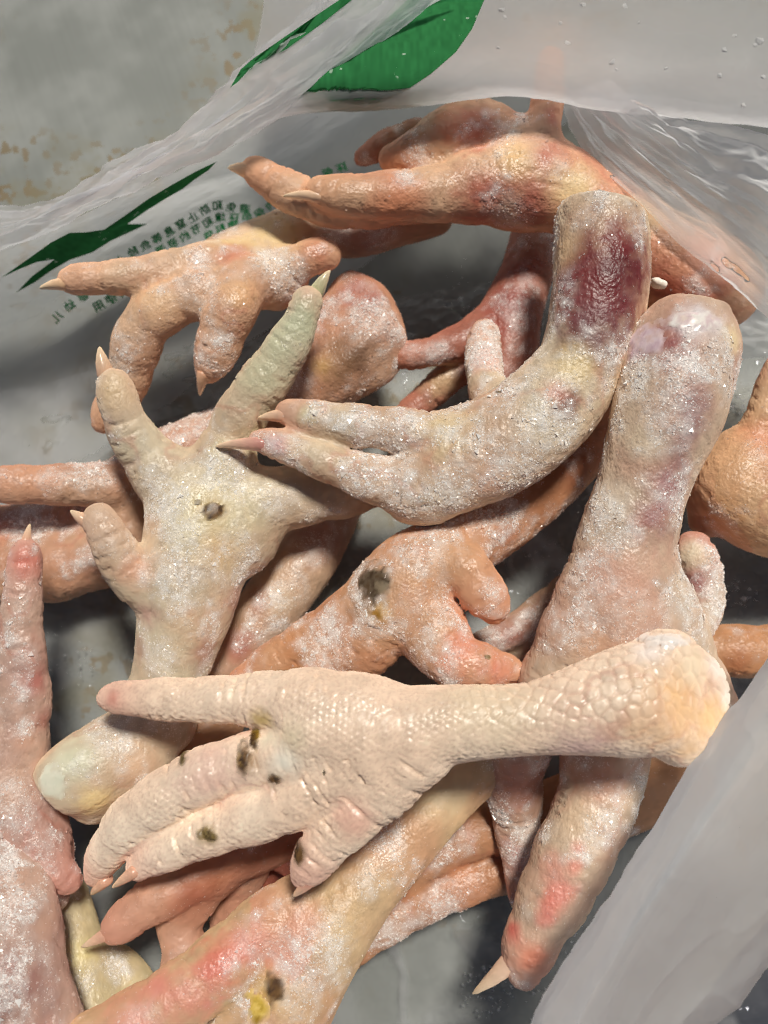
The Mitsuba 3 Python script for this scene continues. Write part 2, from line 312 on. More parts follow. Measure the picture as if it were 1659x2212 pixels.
GLYPHS = {"为": "17182b2c354734491749175229521f6220652667305b31572a5236523668406940526752662b6318451858195a1c5d493e4939322e202618|3f3a403d473f542b4c27", "避": "13181f231f3b143b13432744272f292f2e432f65486548473647363f493f494751474e564a564a5e565e536554695a6a5f5e6c5e6c56695664486c476d3f5f3e5f366b366c2f5f2e5f1d561d552e492e491e321e312d2c24282727242f1d381a6e1b6d182918251b2018/555558495b476056/49365636563f493f/3a37392642264237/385d374f404f405d|156015631c6627592953224f", "免": "1349265b2f6a396837624f62535d4b51655165314d314d1a6219642667266d236c194418443042313c252f1818182d2236301e311e461844/443b5c3a5c484548/2a523f51455a305a/2848273a3a3a3b48", "和": "151d12261b3024431444144d274e275b175915613b694062305d304d414c4261686068185e185d1b4c1b4b18421841453044402f3a293035301827182734181d/4b255e245e584b58", "防": "171818663266366334594c594968516956596c596c504b4f4b44674364185a185d2c5c3b4a3b45263f1b3c182e1838213e2d42503350335431542d473539352b2f242324222c2b2c2d34294024452b5d205d2018", "止": "1418141c211c21542a542a1c3f1c3f694869484968496840483f481d6c1c6c18", "窒": "1518161b3b1c3b221d221d2a3b2a3b30202f1e36273a2f421e43194b1a4f164f16623a6238683d6a416a45626a626a4f644f664a624354426531602b632a63224422441c6b1b6c18/4d595f506150615a/4431462a5e2b58324632/3a552b4b564c4653485a365a/32394e3a4b404e433d43/1f512652315a1f5a", "息": "5829612d6c186218|226139613c6b466943615e615e3042304c23461e431f37302230/2b475446554b2c4c/2b54545355582c59/2c3e2c385539543e|282b312b3219501954245b215a182818|14181d2b25291f18", "等": "12521c5e216a296828614061425f46694a6a4f684d616c616b5959595c50574d634d63454544453e6c3e6d365835582f6a2f6a27582758184f184f272f273c1a3c183118252226271727172f4e2f4f361436143e3b3e3b441d451d4d2a4d265922591b4e174e/4859454d544d4e59/2b4e3b4d39553c5930593251", "危": "6018641e64266d236b18|1842134a24592e6a366936634e6353604d536b536b4a284a2831241f201816181e2c1f46/305b2b534253465b|30425e425c2856234723452b522b553a393a391b3b183118", "险": "2f4741574c6a5468556065506f4a6b4261485f433d433c463441/4f5b424b5d4c|3218321b531b613e693c5c1c6d1b6d18|4a3d523d55254e24|37393f3c452a45233e21|17652f6634632b49323e332e2d262226202a20181718/202e292e2b322a3c2247295d205d", "请": "3143314a4a4b4a4f364f36564a564a59355a34624a624b6a526a53626a62695a535a53566756674f534f534b6d4a6c42|1342134b2a4b2a2434293723383f653f65185d185b1e411e4018381837222b181d18211d2142/40265c255d29412b/40335c325d364137|19611d6720672e5a2e572852", "勿": "123d1d4b296933672f5a6a5a682c641859185e28605155514c2f3f1832193a21422f4b513f5134341f191a1b17202a3535512a511a38", "让": "3018311a471a47685069514a664a66415141511a6d1a6d18|1343144b2b4b2b24372a39222c181f18221e2242|1c622268315a30562a53", "婴": "142b15333033353b2b42243a1c361835143a143c1f402446275b2f5b2e4a3546355f225f214619451a673d663d4537443e3f3c336b336b2b592b501f5f182e18331b221f292b/352b3124342345204e2a|3f3c463e4d44504b515b595b5748683e6a3a6736643655414d394335|4366666767465f465f5f4c5f4b464445", "幼": "14411f5327692f6730642245304636523e4f3f534c534c69546a55536953671850185d195f1d604a554a522e49183a18381d1718151f202a2a3c163b/2624352531323835402143204a334c4a3d4b", "儿": "6318652c672c6e286d1b6c18|4b1b4c66556555184c18|17182123262f2865306631382f2c2518", "保": "11412054296832672953291a2b1a342042302d312c39483b484433453364676567445244523b6d396c3158305e276f1861185328521848184728381820182043173a/3d5c3c4d5e4d5e5d", "护": "311838273a343a594f5948675069585f59596a586a3161316137433741253c18/4341614061504350|152d1437213b214d154d145621562169296a2a563556354d2a4d2a3d353f363936372a332a1821182130", "环": "313142444c584b5a355a35636c626b5a565a5250524a574c5c476a356b30642c524352184918493d392b|161913221e261e3e143f15471e471e5a135a13633163315a275a27472f47303f273e272a302c3224", "境": "6418652267226c1f6c18|12231e281e49144914521e521e6827682752305232503f513d5a355a356249624869506a53626762675a5f5a5d526a516a492749272c312f3327191c141d/4659485153515656565a|36183e1e4024402837283745654565285928591850184f2849274418/40305b2f5c324133/403b5b3a5c3d413e", "节": "1457155f2b5f2b6a346a345f4c5f4c6a556a555f6c5e6c565556554b4c4b4c563456344b2b4b2b56|183f1947624762205c1c491c48255925593e3b3e3b183218323e", "约": "36453f54466a4e684a58695866185b185f28604f464f3e41|3f3e43444644592e5229|131d37243a23391b2b181318|132f2240153f13481f5726682a692f662f63214a2a4a30553653384f25343837392f18281529", "资": "144416492f502e54385d3e694668446165616a5f624f5a515d5951575252574d6c44683d5c404c4c4544383d603c6120572057334533402038182218301d37233c322a332a20211f203b323c2f433f4a465248593f59364e324e3248183f|4120462566184f18411d|175f19641e662d5f315a2b55", "源": "5b285c2b632d6e196418|17621c692e5e30656c656b5c575c5556555369526930562f56184d184d2f3c303c534b534d5c385c38363524301826182b222f362f5d2a572757/45386037603e453e/45466045604b454b|3419402c482a3e18|1618233526352b2f2118|1347164e1a4e29452943233d", "塑": "13183b193b231d231d2a3b2b3b313e313d35423a4645476569646832632f572f5537603760404e40442f452b622b63234523451a6d18/4f496048604f4f4f/4f586057605d4f5d|413c393b393e2e3e24311a2d16341f38233d173f17511f521f4627462849285414541356145c205c1b6622692a5c305d35683d66395c445c445430543047394639524052", "料": "1222203e204014401348234923692c692c4f336339633b5e33493b493c463f4a424a51404e384b383e433b433b402d403a2c3d2c58315869616a61336c356e2f6d2c612a6118581858283b233a2934262d312c182318232e181b151c/2d4c2c493149314b|415b46634f5d55575554504f4957|194b14621c63214c", "袋": "171d1325282b31311432153a3c3a37443d474540463a6c3a6c326332672c59226e185419492240303228321c47204818281829231a1d/4b324c2c51285e31|2f4f2e5742593f6948694b5a5b5b595f506456696262635c6a5d6b555052504f5e456345644c674e6c4b6c45673d5d3c51414551|124d225c2b6933672b5a2a3c223c224f1948", "使": "11421f532a6a3267305f485f48685169525f6d5f6d565255524f6a4f6a3251324c22511d631832183d1f312d33313132314f484f48562f562d5a2954291820182044183b143c/5247513a613a6147/393b483a48473947/393243264831", "用": "15181d2d1e63666366185d185c2c452c45183c183c2c252c2119/45365d355d434543/454d5d4c5d5a455a/27363c353c432743/274d3c4c3c5a275a", "公": "574a486451675a566d436d40673a|1e181c1f2121292b3d4c444945452e2153234a304a33523667185b185a1a|144023502e663864305226441c3a", "民": "18181a1b1a64606561474546453e473a6839673149304e245a195f19601b6127692468184c1845213e312430241c3e223d19/255c244f574f575c/2546243a3c3a3b46"}
def glyph(c):
    for g in GLYPHS[c].split('|'):
        rings = [[(int(r[i:i + 2], 16) - 64, int(r[i + 2:i + 4], 16) - 64) for i in range(0, len(r), 4)] for r in g.split('/')]
        yield rings

def lettering(lines):
    polys = []
    for text, pts, size in lines:
        path = catmull(pts, 12)
        d = np.r_[0, np.cumsum(np.linalg.norm(np.diff(path, axis=0), axis=1))]
        s = np.linspace(0, d[-1], len(text))
        for ch, si in zip(text, s):
            if ch == ' ':
                continue
            x, y = np.interp(si, d, path[:, 0]), np.interp(si, d, path[:, 1])
            x2, y2 = np.interp(min(si + 8, d[-1]), d, path[:, 0]), np.interp(min(si + 8, d[-1]), d, path[:, 1])
            x1, y1 = np.interp(max(si - 8, 0), d, path[:, 0]), np.interp(max(si - 8, 0), d, path[:, 1])
            e = np.array([x2 - x1, y2 - y1]); e /= np.linalg.norm(e)
            dn = np.array([-e[1], e[0]])
            if dn[1] < 0:
                dn = -dn
            for rings in glyph(ch):
                R = [[tuple(np.array([x, y]) + size / 96 * (a * e - b * dn)) for a, b in ring] for ring in rings]
                p = Polygon(R[0], R[1:]).buffer(0.45)
                polys += [g for g in getattr(p, 'geoms', [p]) if g.area > 0.5]
    return polys
# each line runs from right to left in the picture because the print is seen through the film
LINES = [('避免和防止窒息等危险', [(529, 451), (499, 447), (468, 444), (442, 453), (416, 469), (388, 485), (363, 501), (337, 516), (312, 531), (287, 544)], 24),
         ('请勿让婴幼儿', [(258, 566), (240, 590), (205, 620), (167, 648), (144, 664), (124, 684)], 25),
         ('为保护环境和节约资源', [(583, 441), (555, 464), (527, 471), (499, 470), (469, 470), (444, 483), (418, 498), (394, 513), (372, 526), (348, 540)], 24),
         ('请勿使用', [(290, 608), (262, 630), (238, 646), (213, 660)], 27),
         ('塑料袋', [(503, 487), (477, 494), (452, 508)], 23),
         ('环保', [(738, 362), (708, 373)], 24)]
scene['plastic_bag__lettering'] = mikit.ply(print_on(wall, lettering(LINES), lift=0.0007, many=True), 'text_ink')
labels['plastic_bag__lettering'] = {'label': 'small green lettering seen mirrored through the film', 'kind': 'stuff'}

# ------------------------------------------------------------------ chicken feet
HOLDER = {}
def foot(key, chains, label, skin=('E0BFA0', 'D3A17C'), tip='D98E78', vox=0.0007, frost=0.4, spots=(), rime=(), claws=(), cut=(), blend=0.0022,
         rings=1.0, scales=False, grain=15.0, group=None, seed=1, scabs=(), lump=1.0, tone=0.81):
    rng = np.random.default_rng(seed)
    # the skeleton: curves of (x, y, z, radius)
    curves, kinds = [], []
    for kind, nodes, hs in chains:
        a = np.array(nodes, float)
        hs = np.interp(np.linspace(0, 1, len(a)), np.linspace(0, 1, len(hs)), hs) if len(hs) != len(a) else np.array(hs, float)
        P = at(a[:, 0], a[:, 1], hs)
        r = a[:, 2] * np.array([size_at(p) for p in P])
        c = catmull(np.column_stack([P, r]), 6)
        if kind == 'toe':                        # pads swell between the joints
            L = np.r_[0, np.cumsum(np.linalg.norm(np.diff(c[:, :3], axis=0), axis=1))]
            c[:, 3] *= 1 + 0.12 * (np.abs(np.sin(np.pi * L / 0.0105 + rng.uniform(0, 3))) ** 0.6 - 0.72)
        curves.append(c); kinds.append(kind)
    allc = np.vstack(curves)
    pad = allc[:, 3].max() * 0 + 0.0045
    lo = (allc[:, :3] - allc[:, 3:]).min(0) - pad; hi = (allc[:, :3] + allc[:, 3:]).max(0) + pad
    n = np.ceil((hi - lo) / vox).astype(int) + 1
    F = np.full(n, 0.02, np.float32)
    ax = [lo[k] + np.arange(n[k]) * vox for k in range(3)]
    for c in curves:
        i0 = np.maximum(((c[:, :3] - c[:, 3:]).min(0) - 0.0042 - lo) // vox, 0).astype(int)
        i1 = np.minimum(((c[:, :3] + c[:, 3:]).max(0) + 0.0042 - lo) // vox + 2, n).astype(int)
        D = np.full(i1 - i0, 0.02, np.float32)
        for a, b in zip(c[:-1], c[1:]):
            mr = max(a[3], b[3]) + 0.004
            j0 = np.maximum((np.minimum(a[:3], b[:3]) - mr - lo) // vox, i0).astype(int); j1 = np.minimum((np.maximum(a[:3], b[:3]) + mr - lo) // vox + 2, i1).astype(int)
            X = [(ax[k][j0[k]:j1[k]] - a[k]).astype(np.float32) for k in range(3)]
            d = (b[:3] - a[:3]); dd = max(d @ d, 1e-12)
            t = np.clip((X[0][:, None, None] * d[0] + X[1][None, :, None] * d[1] + X[2][None, None, :] * d[2]) / np.float32(dd), 0, 1)
            q = np.sqrt((X[0][:, None, None] - t * d[0]) ** 2 + (X[1][None, :, None] - t * d[1]) ** 2 + (X[2][None, None, :] - t * d[2]) ** 2) - (a[3] + (b[3] - a[3]) * t)
            s = tuple(slice(p - o, e - o) for p, e, o in zip(j0, j1, i0))
            D[s] = np.minimum(D[s], q)
        s = tuple(slice(p, e) for p, e in zip(i0, i1))
        A = F[s]
        h = np.clip(0.5 + 0.5 * (D - A) / blend, 0, 1)
        F[s] = D * (1 - h) + A * h - blend * h * (1 - h)
    for p, q, *reach in cut:                             # flat cuts: a point and the direction cut away
        p, d = at(*p), np.array(q, float)
        d = d / np.linalg.norm(d)
        pl = ((ax[0] - p[0])[:, None, None] * d[0] + (ax[1] - p[1])[None, :, None] * d[1] + (ax[2] - p[2])[None, None, :] * d[2]).astype(np.float32)
        if reach:                                # only as far as the cut goes
            pl = np.minimum(pl, np.float32(reach[0]) - np.sqrt((ax[0] - p[0])[:, None, None] ** 2 + (ax[1] - p[1])[None, :, None] ** 2 + (ax[2] - p[2])[None, None, :] ** 2).astype(np.float32))
        k = 0.0009; h = np.clip(0.5 - 0.5 * (pl - F) / k, 0, 1)
        F = pl * (1 - h) + F * h + k * h * (1 - h)
    v, f = surface_nets(F, lo, vox)
    v = soften(v, f, 2)
    N = normals(v, f)
    # where each point lies on the skeleton
    dense, which, along, toeness, endness = [], [], [], [], []
    for i, c in enumerate(curves):
        L = np.r_[0, np.cumsum(np.linalg.norm(np.diff(c[:, :3], axis=0), axis=1))]
        t = np.linspace(0, L[-1], max(2, int(L[-1] / 0.0008)))
        dense.append(np.stack([np.interp(t, L, c[:, k]) for k in range(3)], 1))
        which.append(np.full(len(t), i)); along.append(t); toeness.append(np.full(len(t), kinds[i] == 'toe')); endness.append(sstep(0.014, 0.0, L[-1] - t) * (kinds[i] == 'toe'))
    dist, ii = cKDTree(np.vstack(dense)).query(v)
    along, toe, end, which = (np.concatenate(x)[ii] for x in (along, toeness, endness, which))
    toe = toe.astype(float)
    px, py, z = to_px(v)
    front = ((EYE - v) * N).sum(1) > 0

    def find(x, y):
        d = np.hypot(px - x, py - y) + np.where(front, 0, 1e4)
        k = np.argsort(d)[:40]
        k = k[d[k] < d[k[0]] + 6]
        return v[k[np.argmin(z[k])]]
    up = np.clip(N[:, 2] * 0.5 + 0.5, 0, 1)
    ice = sstep(0.46, 0.68, fb(v, 75, 3, seed) * 0.62 + 0.38 * fb(v, 330, 3, seed + 1) + 0.18 * (up - 0.6) + (frost - 0.55) * 0.55) * (frost > 0)
    for x, y, r, s in rime:
        c = find(x, y); d = np.linalg.norm(v - c, axis=1) / (r * size_at(c)) + 1.1 * (fb(v, 300, 3, seed + 4) - 0.5)
        ice = ice + (s - ice if s >= 0 else s * ice) * sstep(1.1, 0.35, d)
    ice = np.clip(ice, 0, 1)
    # relief
    jit = 0.35 * (nz(v, 160, seed + 2) - 0.5)
    ring = np.abs(np.cos(np.pi * (along / 0.0024 + jit * 2)))
    ring = np.maximum(0, 1 - ring * 3.2) * toe * rings * (0.3 + 0.7 * sstep(0.35, 0.65, nz(v, 220, seed + 3)))
    disp = -0.00044 * ring + 0.00055 * lump * (fb(v, 130, 3, seed + 5) - 0.5) + 0.0006 * (lump - 1) * ice * (nz(v, 420, seed + 22) - 0.3) - 0.00014 * sstep(0.82, 0.97, 1 - np.abs(2 * fb(v, 230, 2, seed + 21) - 1)) + ice * (0.00028 * (nz(v, 800, seed + 6) - 0.35) + 0.00022 * (nz(v, 480, seed + 7) - 0.3))
    edge = 0
    if scales:
        want, sp = [], 0.00125
        order = rng.permutation(len(v))
        taken = cKDTree(v)
        dead = np.zeros(len(v), bool)
        big = scales(v, toe, which, along)
        for k in order:
            if not dead[k]:
                want.append(k); dead[taken.query_ball_point(v[k], big[k])] = True
        want = np.array(want)
        dd, _ = cKDTree(v[want]).query(v, 2)
        size = big
        edge = sstep(0.30, 0.0, (dd[:, 1] - dd[:, 0]) / size)
        disp = disp * 0.7 + (0.00022 * np.clip(size / 0.0012, 0.8, 2.0)) * (0.5 - edge) * (1 - 0.6 * ice)
    v = v + N * disp[:, None]
    # colour of the skin itself
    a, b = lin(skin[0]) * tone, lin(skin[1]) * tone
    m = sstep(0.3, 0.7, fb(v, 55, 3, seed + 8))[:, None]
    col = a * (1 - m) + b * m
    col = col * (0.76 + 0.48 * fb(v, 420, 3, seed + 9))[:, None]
    w = (end * (0.2 + 0.5 * fb(v, 90, 2, seed + 10)))[:, None]
    col = col * (1 - w) + lin(tip) * w
    vein = sstep(0.06, 0.0, np.abs(fb(v, 110, 3, seed + 12) - 0.5)) * sstep(0.5, 0.7, fb(v, 40, 2, seed + 13))
    col = col * (1 - 0.35 * vein[:, None]) + lin('B4604E') * 0.35 * vein[:, None]
    if scales is not False:
        col = col * (1 - 0.22 * edge[:, None]) + lin('B98070') * 0.22 * edge[:, None] * 0.9
    for x, y, r, hexa, s in spots:
        c = find(x, y); d = np.linalg.norm(v - c, axis=1) / (r * size_at(c)) + 1.0 * (fb(v, 170, 3, seed + 14) - 0.5) + 0.6 * (fb(v, 520, 2, seed + 16) - 0.5)
        w = (s * sstep(1.35, 0.0, d))[:, None]
        col = col * (1 - w) + lin(hexa) * w
    w = (ice * (0.13 + 0.50 * sstep(0.3, 0.75, fb(v, 650, 2, seed + 15))))[:, None]
    col = col * (1 - w) + np.array([0.86, 0.84, 0.82]) * w
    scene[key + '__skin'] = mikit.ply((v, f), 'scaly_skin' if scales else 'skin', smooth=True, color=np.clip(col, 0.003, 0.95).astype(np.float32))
    # rime: small ice grains standing on the skin
    fa = 0.5 * np.linalg.norm(np.cross(v[f[:, 1]] - v[f[:, 0]], v[f[:, 2]] - v[f[:, 0]]), axis=1)
    fi = ice[f].mean(1)
    seen = (((EYE - v) * N).sum(1) / np.linalg.norm(EYE - v, axis=1) > -0.25)[f].any(1) & (px > -60)[f].any(1) & (px < W + 60)[f].any(1) & (py > -60)[f].any(1) & (py < H + 60)[f].any(1)
    wgt = fa * (fi ** 1.2 + 0.03 * (frost > 0)) * seen
    count = int(min(55000, wgt.sum() * 1e6 * grain))
    if count > 30:
        k = rng.choice(len(f), count, p=wgt / wgt.sum())
        bc = rng.dirichlet([1, 1, 1], count)
        P = (v[f[k]] * bc[..., None]).sum(1)
        size = np.clip(rng.lognormal(math.log(0.000084), 0.55, count), 0.00004, 0.00050) * (1 + 0.4 * (lump - 1)) * (0.75 + 0.5 * fi[k])
        P = P + N[f[k, 0]] * (size * rng.uniform(0.0, 0.5, count))[:, None]
        mixw = np.clip(rng.beta(1.3, 1.6, count) * (0.30 + 0.75 * fi[k]) + 0.08, 0, 0.95)[:, None]
        cc = np.repeat(col[f[k, 0]] * (1 - mixw) + np.array([0.96, 0.945, 0.925]) * mixw, 4, axis=0)
        scene[key + '__frost'] = mikit.ply(grains(P, size, rng, tet=True, lie=N[f[k, 0]]), 'ice', color=np.clip(cc, 0, 1).astype(np.float32))
        labels[key + '__frost'] = {'kind': 'stuff'}
    for i, cl in enumerate(claws):
        bx, by, tx, ty, hb, ht, rb = cl[:7]
        hexa = cl[7] if len(cl) > 7 else 'D9A58C'
        B, Tp = at(bx, by, hb), at(tx, ty, ht)
        B = B - (Tp - B) * 0.45
        mid = (B + Tp) / 2 + np.array([0, 0, 1]) * np.linalg.norm(Tp - B) * 0.2
        t = np.linspace(0, 1, 18)[:, None]
        c = (1 - t) ** 2 * B + 2 * t * (1 - t) * mid + t * t * Tp
        d = np.gradient(c, axis=0); d /= np.linalg.norm(d, axis=1, keepdims=True)
        e1 = np.cross(d, [0, 0, 1.0]); e1 /= np.linalg.norm(e1, axis=1, keepdims=True); e2 = np.cross(e1, d)
        r0 = rb * size_at(B)
        rr = r0 * (1 - 0.86 * t[:, 0] ** 1.7)
        rr[-1] *= 0.35
        rr *= np.sqrt(np.clip(t[:, 0] / 0.10, 0.02, 1))
        th = np.arange(16) * 2 * np.pi / 16
        V = c[:, None] + rr[:, None, None] * (np.cos(th)[None, :, None] * e1[:, None] * 0.85 + np.sin(th)[None, :, None] * e2[:, None] * 1.1)
        V = V.reshape(-1, 3)
        V = V + rng.normal(size=V.shape) * r0 * 0.015
        q = grid_faces(18, 16)
        seam = np.array([[j * 16 + 15, j * 16, (j + 1) * 16, (j + 1) * 16 + 15] for j in range(17)])
        q = np.vstack([q, seam])[:, ::-1]
        fT = np.vstack([q[:, [0, 1, 2]], q[:, [0, 2, 3]], [[17 * 16 + j, len(V), 17 * 16 + (j + 1) % 16] for j in range(16)]])
        V = np.vstack([V, c[-1] + d[-1] * r0 * 0.1])
        fT = fT if trimesh.Trimesh(V, fT, process=False).volume >= 0 else fT[:, ::-1]
        tt = np.r_[np.repeat(t[:, 0], 16), 1][:, None]
        cc = lin(hexa) * (1 - tt) + lin('E8CFAE') * tt
        cc = cc * (0.85 + 0.3 * fb(V, 700, 2, seed + i))[:, None]
        scene[key + '__claw' + ('_%03d' % i if i else '')] = mikit.ply((V, fT), 'horn', smooth=True, color=cc.astype(np.float32))
    for i, (x, y, rx, ry, dark, *rest) in enumerate(scabs):
        part = rest[0] if rest else 'scab'
        c = find(x, y); s = size_at(c)
        L = v - c
        e1, e2 = RIGHT, UP
        dd = np.hypot((L @ e1) / (rx * s), (L @ e2) / (ry * s)) + 1.1 * (fb(v, 380, 3, seed + 30 + i) - 0.5) + 0.6 * (fb(v, 900, 2, seed + 31 + i) - 0.5) + np.where(front & (np.linalg.norm(L, axis=1) < 3 * max(rx, ry) * s), 0, 9)
        keep = (dd[f] < 1.0).all(1)
        if keep.sum() < 6:
            continue
        used, ff = np.unique(f[keep], return_inverse=True)
        ff = ff.reshape(-1, 3)
        g = v[used]
        lift = sstep(1.0, 0.45, dd[used])
        g = g + N[used] * (0.00006 + lift * (0.00008 + 0.0003 * fb(g, 1100, 2, seed + 40)))[:, None]
        pal = np.array([lin(h) for h in dark])
        t = np.clip((fb(g, 520, 3, seed + 50 + i) - 0.28) / 0.44, 0, 0.999) * (len(pal) - 1)
        k0 = t.astype(int)
        cc = pal[k0] * (1 - (t - k0)[:, None]) + pal[np.minimum(k0 + 1, len(pal) - 1)] * (t - k0)[:, None]
        cc = cc * lift[:, None] + (1 - lift[:, None]) * (0.85 * col[used] + 0.15 * cc)
        name = key + '__' + part
        name += '_%03d' % sum(k2.startswith(name) for k2 in scene) if name in scene else ''
        scene[name] = mikit.ply((g, ff), 'crust' if part == 'scab' else 'horn', smooth=True, color=cc.astype(np.float32))
    labels[key] = {'label': label, 'category': 'chicken foot', 'group': 'frozen chicken feet in the bag'}

BROWN = ('4A3420', '6A4C2A', '34241A', '86683C')
OLIVE = ('5A4A28', '75613A', '40321C', '958050')
RED, WINE, PURPLE = 'B4473A', '6A1C1E', '7A4652'

def main_scales(v, toe, which, along):
    x, y, _ = to_px(v)
    return 0.00085 + 0.0016 * sstep(900, 1120, x) * sstep(1620, 1500, y)

foot('chicken_foot', [
    ('shank', [(1500, 1490, 80), (1400, 1508, 122), (1280, 1530, 100), (1150, 1553, 77), (1000, 1562, 82), (880, 1575, 92), (780, 1580, 92), (690, 1570, 90)], [66, 67, 68, 67, 65, 63, 62, 61]),
    ('knob', [(1440, 1440, 80), (1505, 1500, 74), (1470, 1575, 80)], [68, 67, 65]),
    ('toe', [(820, 1550, 88), (700, 1530, 84), (610, 1515, 68), (500, 1511, 52), (380, 1511, 47), (270, 1507, 37), (236, 1506, 26)], [62, 61, 59, 57, 55, 53, 52]),
    ('toe', [(780, 1600, 90), (640, 1625, 72), (540, 1645, 62), (450, 1672, 60), (365, 1716, 59), (280, 1780, 55), (222, 1855, 38), (206, 1890, 24)], [61, 58, 56, 55, 53, 48, 41, 37]),
    ('toe', [(800, 1630, 90), (680, 1700, 72), (575, 1752, 62), (460, 1795, 52), (360, 1835, 46), (300, 1875, 28)], [61, 57, 55, 52, 49, 46]),
    ('toe', [(890, 1610, 92), (835, 1680, 78), (785, 1735, 66), (725, 1800, 56), (678, 1858, 46), (658, 1888, 33)], [62, 60, 59, 57, 55, 53]),
    ], 'fresh pale pink scaly foot lying across on top, free of frost',
    skin=('F0DCC6', 'EACEB6'), tip='DC9C8C', vox=0.00042, frost=0.0, cut=[((585, 1640, 66), (-0.75, -0.2, 0.6), 0.006), ((1430, 1500, 77), (0.55, 0.05, 0.83)), ((1588, 1500, 66), (0.95, 0.25, 0))], scales=main_scales, seed=3, rings=2.0, tone=1.04, blend=0.0013,
    spots=[(1480, 1520, 110, 'EFC08C', 0.85), (1540, 1540, 60, 'EFC896', 0.8), (1400, 1570, 70, 'E4BC98', 0.5), (1500, 1440, 50, 'F0DCC0', 0.8), (1560, 1440, 40, 'F2E6DC', 0.9), (1580, 1500, 30, 'F2E6DC', 0.8), (1400, 1400, 45, 'F2E4DC', 0.9), (1250, 1620, 70, 'C79AA0', 0.5), (620, 1600, 50, 'E8D8B8', 0.7), (450, 1690, 90, 'DCAFA2', 0.6),
           (605, 1640, 45, 'EEE6D6', 0.95), (575, 1590, 34, 'E8DCC4', 0.8), (560, 1560, 30, 'B89A40', 0.7), (540, 1640, 32, '7A5A28', 0.7), (590, 1690, 22, '4A3418', 0.8), (440, 1800, 26, '8A7030', 0.7), (640, 1845, 22, '5A4420', 0.8), (760, 1760, 60, 'DDA090', 0.6), (1050, 1520, 120, 'E6D2B4', 0.6), (390, 1640, 14, '5A4420', 0.8), (240, 1505, 30, 'C8776A', 0.7)],
    rime=[], claws=[(224, 1906, 197, 1932, 37, 30, 17), (283, 1888, 243, 1917, 46, 40, 17), (672, 1897, 634, 1936, 54, 51, 22, 'C8706A')],
    scabs=[(548, 1590, 14, 26, ('A88C38', '7A5E20', '3A2410')), (520, 1640, 20, 40, BROWN), (592, 1690, 20, 16, BROWN), (440, 1800, 26, 20, OLIVE), (638, 1845, 12, 26, BROWN), (390, 1638, 9, 14, OLIVE), (697, 1672, 5, 10, OLIVE), (1440, 1380, 60, 16, ('F4ECE6', 'F0E4DC'), 'cartilage')])

foot('chicken_foot_001', [
    ('knob', [(1250, 490, 48), (1262, 580, 60)], [58, 58]),
    ('knob', [(1352, 515, 50), (1352, 600, 52), (1345, 680, 50)], [58, 58, 57]),
    ('shank', [(1300, 480, 96), (1296, 590, 98), (1286, 660, 97), (1272, 730, 95), (1245, 805, 97), (1165, 900, 108), (1075, 965, 108), (985, 1010, 98), (905, 1055, 72)], [60, 60, 59, 58, 56, 54, 52, 50, 48]),
    ('toe', [(1040, 940, 80), (950, 945, 58), (855, 927, 49), (760, 916, 45), (675, 900, 38), (622, 890, 30)], [53, 53, 53, 53, 53, 52]),
    ('toe', [(960, 1030, 80), (880, 1050, 66), (790, 1030, 50), (700, 998, 41), (605, 962, 35), (560, 950, 24)], [50, 49, 50, 51, 52, 52]),
    ('toe', [(1120, 900, 70), (1065, 860, 48), (1046, 800, 40), (1044, 745, 39), (1046, 722, 34)], [52, 47, 43, 41, 40]),
    ('heel', [(930, 1075, 60), (885, 1085, 46)], [46, 45]),
    ], 'frosted foot seen sideways, wine red bruise on its knob, two toes pointing left',
    skin=('E2CDB0', 'DAB698'), vox=0.00058, frost=0.54, seed=5, cut=[((1310, 455, 60), (0.22, 0.95, 0.1))],
    spots=[(1335, 555, 150, '6E1C1C', 1.0), (1322, 660, 130, '68202A', 1.0), (1285, 600, 90, '7A2424', 0.9), (1345, 560, 70, '54121A', 0.8), (1350, 500, 50, '7A2A28', 0.9), (1290, 730, 60, '6A3A40', 0.7), (1230, 870, 40, '7A3A30', 0.8), (1190, 840, 30, 'D07A60', 0.6), (1240, 780, 50, 'E2C890', 0.7), (960, 930, 70, 'E4CC9C', 0.7),
           (1050, 1050, 70, 'DDA890', 0.6), (1045, 760, 50, 'DE9C8C', 0.7), (590, 960, 30, 'C890A0', 0.5), (655, 895, 30, 'C8D0A0', 0.5), (1215, 530, 50, 'D8B890', 0.7)],
    rime=[(960, 1080, 90, 0.9), (1120, 1020, 110, 0.85), (1230, 600, 50, 0.7), (1345, 720, 50, 0.8), (870, 1090, 60, 0.8), (1335, 560, 140, 0.03), (1320, 660, 90, 0.08), (1390, 520, 30, 0.8), (1250, 470, 40, 0.4)],
    claws=[(606, 900, 557, 904, 52, 51, 19), (548, 962, 466, 964, 52, 50, 19, 'C8807C')], scabs=[(1075, 842, 9, 6, OLIVE)])

